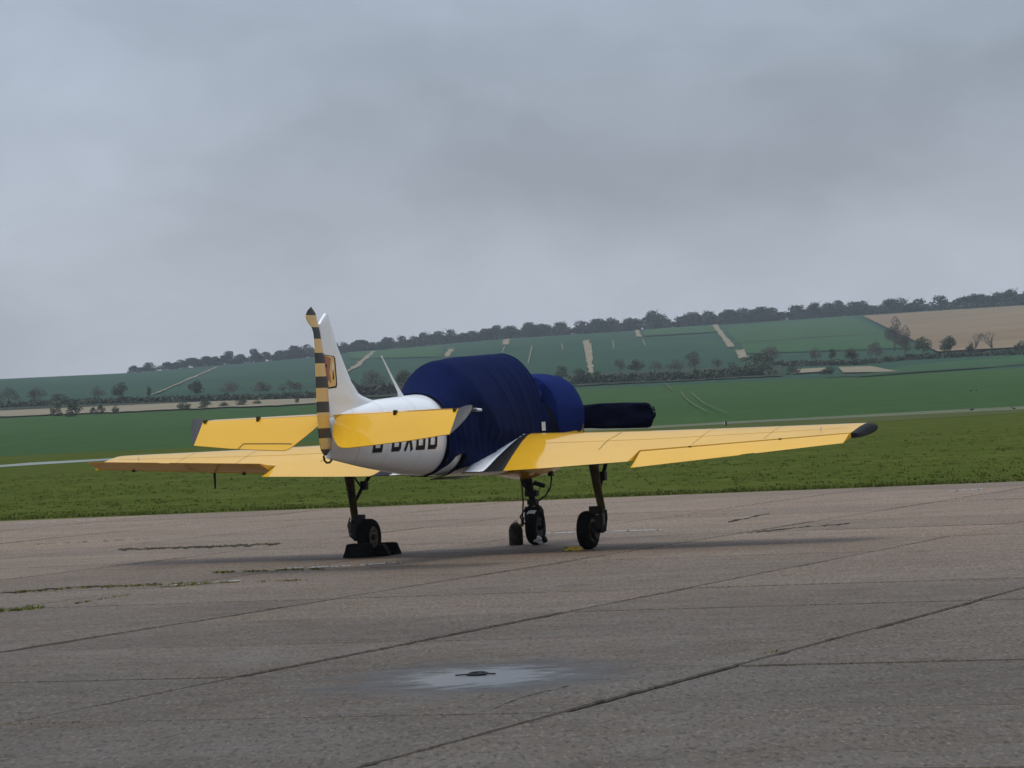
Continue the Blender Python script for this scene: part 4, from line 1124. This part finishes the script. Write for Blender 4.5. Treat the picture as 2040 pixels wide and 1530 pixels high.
b = MB(); b.tube([(1.485, .516*.955*cos(t), ZC + .51*sin(t)) for t in [pi*(-.1) + pi*1.2*i/30 for i in range(31)]], .008, n=6); b.build('hem_cord', M['navy2'], ec)

b = MB(); v = []
for i in range(13):
    X = .92 + .6*i/12
    for k in range(40): v.append(fus_pt(X, -0.35 + (pi+.7)*k/39, .016 + .006*nz(X*6, k*.3)))
b.add(v, [(i*40+k, i*40+k+1, (i+1)*40+k+1, (i+1)*40+k) for i in range(12) for k in range(39)])
b.build('recess_shade', M['navy3'], ec, smooth=70, solid=.004)  # near-black sheet added in the gap behind the drum; its colour stands in for shade
# propeller blade in its own cover, horizontal to starboard (and its twin to port)
PC = topobj('propeller_cover')
tag(PC, 'near-black canvas sleeve over the horizontal propeller blade, right of the engine cover', 'propeller cover')
rings = []
for i in range(31):
    t = i/30; y = -lerp(.10, 1.235, t); end = min(1, sqrt(max(0, 1-max(0, (t-.93)/.07)**2))*.72+.28) if t > .93 else 1
    hh = (.128 + .022*min(1, t*2.2))*end; th_ = .055*(.5+.5*end)
    zc = 1.455 + .006*sin(t*4) - .012*t
    ring = []
    for k in range(28):
        a = 2*pi*k/28; c_, s_ = cos(a), sin(a)
        q = 1 + .10*nz(t*7 + s_*1.5, c_*2, s_*2)
        ring.append(Vector((2.62 + th_*math.copysign(abs(c_)**.8, c_)*q + .03*nz(t*6, s_*2), y, zc + hh*math.copysign(abs(s_)**.55, s_)*(1+.03*nz(t*5, c_)))))
    rings.append(ring)
b = MB(); b.loft(rings); b.build('sleeve', M['navy3'], PC, smooth=60)
b = MB(); b.tube([(2.62, -1.225, 1.51), (2.62, -1.255, 1.50), (2.62, -1.26, 1.45), (2.62, -1.25, 1.42), (2.62, -1.23, 1.40)], .011, n=6); b.tube([(2.62, -1.225, 1.54), (2.62, -1.25, 1.525), (2.62, -1.24, 1.50)], .008, n=6); b.build('tie_cord', M['navy3'], PC)
b = MB(); b.lathe([(-.10, .12), (.0, .15), (.12, .13), (.22, .06), (.25, .01)], (2.60, 0, 1.45), 'X', 20); b.build('hub_cap', M['navy3'], PC)

# ================================================================== things on the apron
def placed(name, label, cat, group=None):
    o = topobj(name); tag(o, label, cat, group); return o
# chocks at the port main wheel
def chock(x, y, L_, w_, h, rz, m, name, label, group):
    p = a2w(x, y, 0); t = empty(name, (p.x, p.y, 0.003), AX + rz); tag(t, label, 'wheel chock', group)
    b = MB(); rings = []
    for s_, k in [(-.5, .55), (-.44, .95), (-.3, 1.0), (.3, 1.0), (.44, .95), (.5, .45)]:
        hh = h*k
        rings.append([Vector((-w_/2, s_*L_, 0)), Vector((-w_*.42, s_*L_, hh*.35)), Vector((-w_*.16, s_*L_, hh)), Vector((w_*.16, s_*L_, hh)), Vector((w_*.42, s_*L_, hh*.35)), Vector((w_/2, s_*L_, 0))])
    b.loft(rings); b.build('block', m, t, smooth=20, bevel=.008)
    return t
t = chock(-.13, 1.36, .32, .24, .155, 0.0, M['rubber'], 'wheel_chock', 'black rubber chock behind the port main wheel, nearer the camera', 'chocks at the wheels')
b = MB(); b.tube([(0, -.20, .06), (.05, -.25, .03), (.15, -.26, .012), (.30, -.24, .012), (.42, -.2, .04)], .011, n=6); b.build('rope', M['rubber'], t)
chock(.36, 1.27, .34, .22, .14, 0.05, M['rubber'], 'wheel_chock', 'black rubber chock ahead of the port main wheel, its end showing at right', 'chocks at the wheels')
chock(.10, 1.19, .34, .20, .13, pi/2+.3, M['rubber'], 'wheel_chock', 'black wedge chock beside the port wheel with a tapered right end', 'chocks at the wheels')
t = chock(-.25, -1.27, .21, .10, .042, 0.0, M['chockyellow'], 'wheel_chock', 'small flat yellow chock behind the starboard main wheel', 'chocks at the wheels')

# tie-down weight by the nose wheel with its rope up to the belly
p = a2w(1.93, .285, 0)
t = empty('tie_down_weight', (p.x, p.y, 0.003), AX); tag(t, 'brown iron tie-down weight standing left of the nose wheel', 'weight')
b = MB(); b.lathe([(0, .078), (.01, .083), (.17, .083), (.215, .072), (.245, .05), (.26, .02), (.262, .004)], (0, 0, 0), 'Z', 24); b.build('body', M['weight'], t, smooth=40)
b = MB(); b.tube([(0, -.02, .255), (0, -.025, .275), (0, .0, .285), (0, .02, .275), (0, .02, .255)], .008, n=6); b.build('lifting_eye', M['paleal'], t)
rp = topobj('tie_down_rope'); tag(rp, 'thin yellow rope hanging from the belly to the iron weight', 'rope')
b = MB(); b.tube([(1.80, .135, .85), (1.80, .13, .70), (1.80, .122, .50), (1.80, .14, .32), (1.84, .17, .245), (1.90, .23, .23), (1.93, .27, .268)], .010, n=6); b.build('strand', M['rope'], rp)
b = MB(); b.tube([(1.80, .135, .33), (1.80, .15, .22)], .018, n=8); b.build('knot', M['rope'], rp)

# puddle with its rusty tie-down ring
b = MB(); ring = []
pc = a2w(PUD[0], PUD[1])
for k in range(72):
    th = 2*pi*k/72; rr = 1 + .20*nz(cos(th)*1.6 + 3, sin(th)*1.6) + .10*nz(cos(th)*4, sin(th)*4)+ .05*nz(cos(th)*11, sin(th)*11)
    ring.append((pc.x + cos(th)*.60*rr, pc.y + sin(th)*1.12*rr, 0.0045))
ctr = len(ring)
vv = ring + [(lerp(pc.x, q[0], .5), lerp(pc.y, q[1], .5), .0055) for q in ring] + [(pc.x, pc.y, .006)]
b.add(vv, [(k, (k+1) % 72, 72+(k+1) % 72, 72+k) for k in range(72)] + [(72+k, 72+(k+1) % 72, 144) for k in range(72)])
wm = mat('puddle_water', (0.085, 0.083, 0.080), 0.30, spec=0.5, var=0.3, vscale=5, coord='World', bump=0.12, bscale=6)
nt2 = wm.node_tree; LL = nt2.links.new; gp = nt2.nodes.new('ShaderNodeNewGeometry')
sb = nt2.nodes.new('ShaderNodeVectorMath'); sb.operation = 'SUBTRACT'; LL(gp.outputs['Position'], sb.inputs[0]); sb.inputs[1].default_value = PUDDLE
ml = nt2.nodes.new('ShaderNodeVectorMath'); ml.operation = 'MULTIPLY'; LL(sb.outputs[0], ml.inputs[0]); ml.inputs[1].default_value = (1/.60, 1/1.12, 0)
le_ = nt2.nodes.new('ShaderNodeVectorMath'); le_.operation = 'LENGTH'; LL(ml.outputs[0], le_.inputs[0])
nn = nt2.nodes.new('ShaderNodeTexNoise'); nn.inputs['Scale'].default_value = 5; nn.inputs['Detail'].default_value = 5; LL(gp.outputs['Position'], nn.inputs['Vector'])
a1 = nt2.nodes.new('ShaderNodeMath'); a1.operation = 'MULTIPLY_ADD'; LL(nn.outputs[0], a1.inputs[0]); a1.inputs[1].default_value = 1.5; LL(le_.outputs['Value'], a1.inputs[2])
mr = nt2.nodes.new('ShaderNodeMapRange'); LL(a1.outputs[0], mr.inputs[0])
for i_, x_ in enumerate((1.25, 1.85, 1, 0)): mr.inputs[i_+1].default_value = x_
LL(mr.outputs[0], nt2.nodes['Principled BSDF'].inputs['Alpha'])      # the film thins out to nothing at its rim
o = b.build('puddle', wm, smooth=60); o['kind'] = 'structure'
p = a2w(-18.62, -7.72); t = empty('ground_anchor', (p.x, p.y, .006)); t.scale = (.62, .62, .35); tag(t, 'dark iron anchor ring lying in the middle of the puddle', 'anchor ring')
b = MB(); b.lathe([(0, .10), (.012, .10), (.022, .07), (.024, .01)], (0, 0, 0), 'Z', 20); b.build('plate', M['dark'], t)
b = MB(); b.tube([(.085*cos(2*pi*i/20)+.02, .085*sin(2*pi*i/20), .034 + .012*sin(2*pi*i/20)) for i in range(21)], .014, n=8, cap=False); b.build('ring', M['dark'], t)
b = MB(); b.tube([(-.20, .05, .012), (-.10, .02, .02), (0, 0, .03), (.1, .03, .02), (.19, .02, .010)], .012, n=6); b.build('pin', M['dark'], t)

# worn painted lines, broken into fragments
def paint_px(name, line, wpx, seed, gap=0.35):
    r = random.Random(seed); b = MB()
    for p, q in zip(line, line[1:]):
        L_ = abs(q[0]-p[0]); x = 0.0
        while x < L_:
            l = r.uniform(4, 18); t0, t1 = x/L_, min(1, (x+l)/L_)
            if r.random() > gap:
                v = []
                for s_ in range(5):
                    t = lerp(t0, t1, s_/4); X_, Y_ = lerp(p[0], q[0], t), lerp(p[1], q[1], t); ww = wpx*r.uniform(.4, 1.0)
                    for e in (-.5, .5):
                        g = hit(X_, Y_ + e*ww); v.append((g.x, g.y, .006))
                b.add(v, [(2*i, 2*i+1, 2*i+3, 2*i+2) for i in range(4)])
            x += l*r.uniform(.7, 1.1)
    o = b.build(name, M['paint'], smooth=None); o['kind'] = 'structure'
paint_px('painted_line', [(560, 1133.5), (700, 1128), (800, 1121)], 2.4, 1)
paint_px('painted_line', [(340, 1167), (480, 1157)], 3.0, 2, .25)
paint_px('painted_line', [(1090, 1063), (1220, 1059), (1320, 1056)], 2.6, 3, .25)
paint_px('painted_line', [(1880, 980), (1960, 974)], 2.2, 4)
paint_px('painted_line', [(30, 1043), (190, 1036)], 1.6, 6, .6)

# cracks wandering over the slabs
def crack_px(line, wpx, seed):
    r = random.Random(seed); b = MB(); pts = []
    for p, q in zip(line, line[1:]):
        n = max(3, int(abs(q[0]-p[0])/7))
        for s_ in range(n): pts.append((lerp(p[0], q[0], s_/n) , lerp(p[1], q[1], s_/n) + r.gauss(0, .7)))
    v = []
    for x, y in pts:
        ww = wpx*abs(r.gauss(.7, .5))
        for e in (-.5, .5):
            g = hit(x, y + e*ww); v.append((g.x, g.y, .0045))
    b.add(v, [(2*i, 2*i+1, 2*i+3, 2*i+2) for i in range(len(pts)-1)])
    o = b.build('crack', M['joint'], smooth=None); o['kind'] = 'structure'
crack_px([(985, 1412), (1050, 1388), (1140, 1366)], 1.8, 1)
crack_px([(1490, 1062), (1560, 1054), (1700, 1043)], 1.6, 3)
crack_px([(1450, 1040), (1520, 1026), (1540, 1022)], 2.0, 4)
crack_px([(235, 1096), (560, 1084)], 2.4, 5)
crack_px([(0, 1182), (150, 1170), (330, 1163)], 1.8, 6)

# grass and straw growing in the cracks
def tuft_px(line, n, hmm, seed, straw=.5, spread=2.0):
    r = random.Random(seed); b = MB()
    for k in range(n):
        s_ = r.random()*(len(line)-1); i = int(s_); t = s_-i
        x, y = lerp(line[i][0], line[i+1][0], t), lerp(line[i][1], line[i+1][1], t) + r.gauss(0, spread*.4)
        if nz(x*.045, seed*3.3) + .5*nz(x*.17, seed) < r.uniform(-.35, .3): continue
        g = hit(x, y); h = hmm*.55*r.uniform(.2, 1.0)*(1 + nz(x*.11, seed)); wd = r.uniform(.005, .012); a = r.uniform(0, pi)
        b.add([(g.x-cos(a)*wd, g.y-sin(a)*wd, -.005), (g.x+cos(a)*wd, g.y+sin(a)*wd, -.005), (g.x+r.gauss(0, .02), g.y+r.gauss(0, .02), h)], [(0, 1, 2)], 1 if r.random() < straw else 0)
    return b
TL = [([(240, 1094), (400, 1090), (570, 1082)], 2600, .030, .75), ([(30, 1180), (150, 1172), (330, 1165), (460, 1160)], 2600, .035, .55), ([(320, 1171), (420, 1162), (620, 1156)], 1800, .035, .65),
      ([(425, 1141), (480, 1139), (560, 1136), (650, 1134)], 1800, .035, .4), ([(-10, 1219), (40, 1214), (85, 1210)], 900, .05, .2), ([(1525, 1302), (1550, 1298)], 90, .03, .7),
      ([(70, 1084), (300, 1073)], 700, .02, .9), ([(150, 1203), (260, 1184)], 400, .03, .5), ([(1330, 1030), (1520, 1022)], 260, .025, .8), ([(0, 1444), (180, 1440)], 260, .02, .7)]
b = MB()
for k, (ln, n, h, st) in enumerate(TL):
    q = tuft_px(ln, n, h, 50+k, st); 
    off = len(b.v); b.v += q.v; b.f += [tuple(off+i for i in f) for f in q.f]; b.m += q.m
o = b.build('crack_grass', [M['bladeA'], M['bladeB']], smooth=None); tag(o, 'straggly grass and straw growing in the concrete joints', 'grass', kind='stuff')

# ================================================================== small far things
def crow(px, py, s_, label, rz):
    g = hit(px, py); t = empty('crow', g, rz); tag(t, label, 'bird', 'crows on the far track and crop')
    b = MB(); b.loft([[Vector((x*s_, y_*s_*rr, (zc + z_*rr)*s_)) for y_, z_ in [(cos(2*pi*k/10), sin(2*pi*k/10)) for k in range(10)]] for x, zc, rr in
                      [(-.62, .30, .02), (-.40, .34, .09), (-.15, .40, .17), (.12, .46, .17), (.28, .56, .10), (.38, .64, .09), (.46, .66, .05), (.58, .64, .012)]])
    b.build('body', M['crow'], t, smooth=60)
    for e in (-1, 1):
        b = MB(); b.tube([(0.02*s_, e*.06*s_, .34*s_), (.04*s_, e*.06*s_, 0)], .02*s_, n=5); b.build('leg', M['crow'], t)
crow(1935, 781, .42, 'crow standing in the green crop, left of a pair at far right', .4)
crow(1945, 780, .36, 'crow standing in the green crop, right of a pair at far right', 2.4)
crow(1937, 820, .36, 'crow on the pale track at right, larger of two', .2)
crow(2019, 817, .28, 'crow on the pale track close to the right edge', 2.9)
g = hit(1446, 848); t = empty('marker_post', g); tag(t, 'short dark and pale marker post behind the starboard wing', 'post')
b = MB(); b.tube([(0, 0, 0), (0, 0, .26)], [.07, .06], n=10); b.build('stump', M['dark'], t); b = MB(); b.tube([(-.06, -.02, .05), (-.06, -.02, .25)], .035, n=8); b.build('reflector', M['paleal'], t)
# pale road signs and posts below the ridge trees
for k, (px, py, hp, wp, lab) in enumerate([(1835, 607, 11, 2.2, 'tall white road sign in front of the ridge trees at right'), (1293, 655, 4, 2, 'left white marker post of two under the ridge trees'),
        (1312, 653, 4, 2, 'right white marker post of two under the ridge trees'), (1463, 640, 6, 1.6, 'thin white post in front of the ridge trees'), (1570, 637, 3.5, 3.5, 'squat white post right of the thin one'),
        (1682, 629, 4, 3, 'white post at the top corner of the green field'), (1978, 610, 4, 4, 'white post above the ploughed field')]):
    g = hit(px, py); s_ = g.y/FPX; t = empty('roadside_post', g); tag(t, lab, 'post', 'white posts along the ridge road')
    b = MB(); b.box((0, 0, hp*s_*.5), (wp*s_*.5, .3, hp*s_)); b.build('post', M['paleal'], t)
    b = MB(); b.box((0, -.16, hp*s_*.22), (wp*s_*1.1, .1, hp*s_*.4)); b.build('plate', M['paleal'], t)
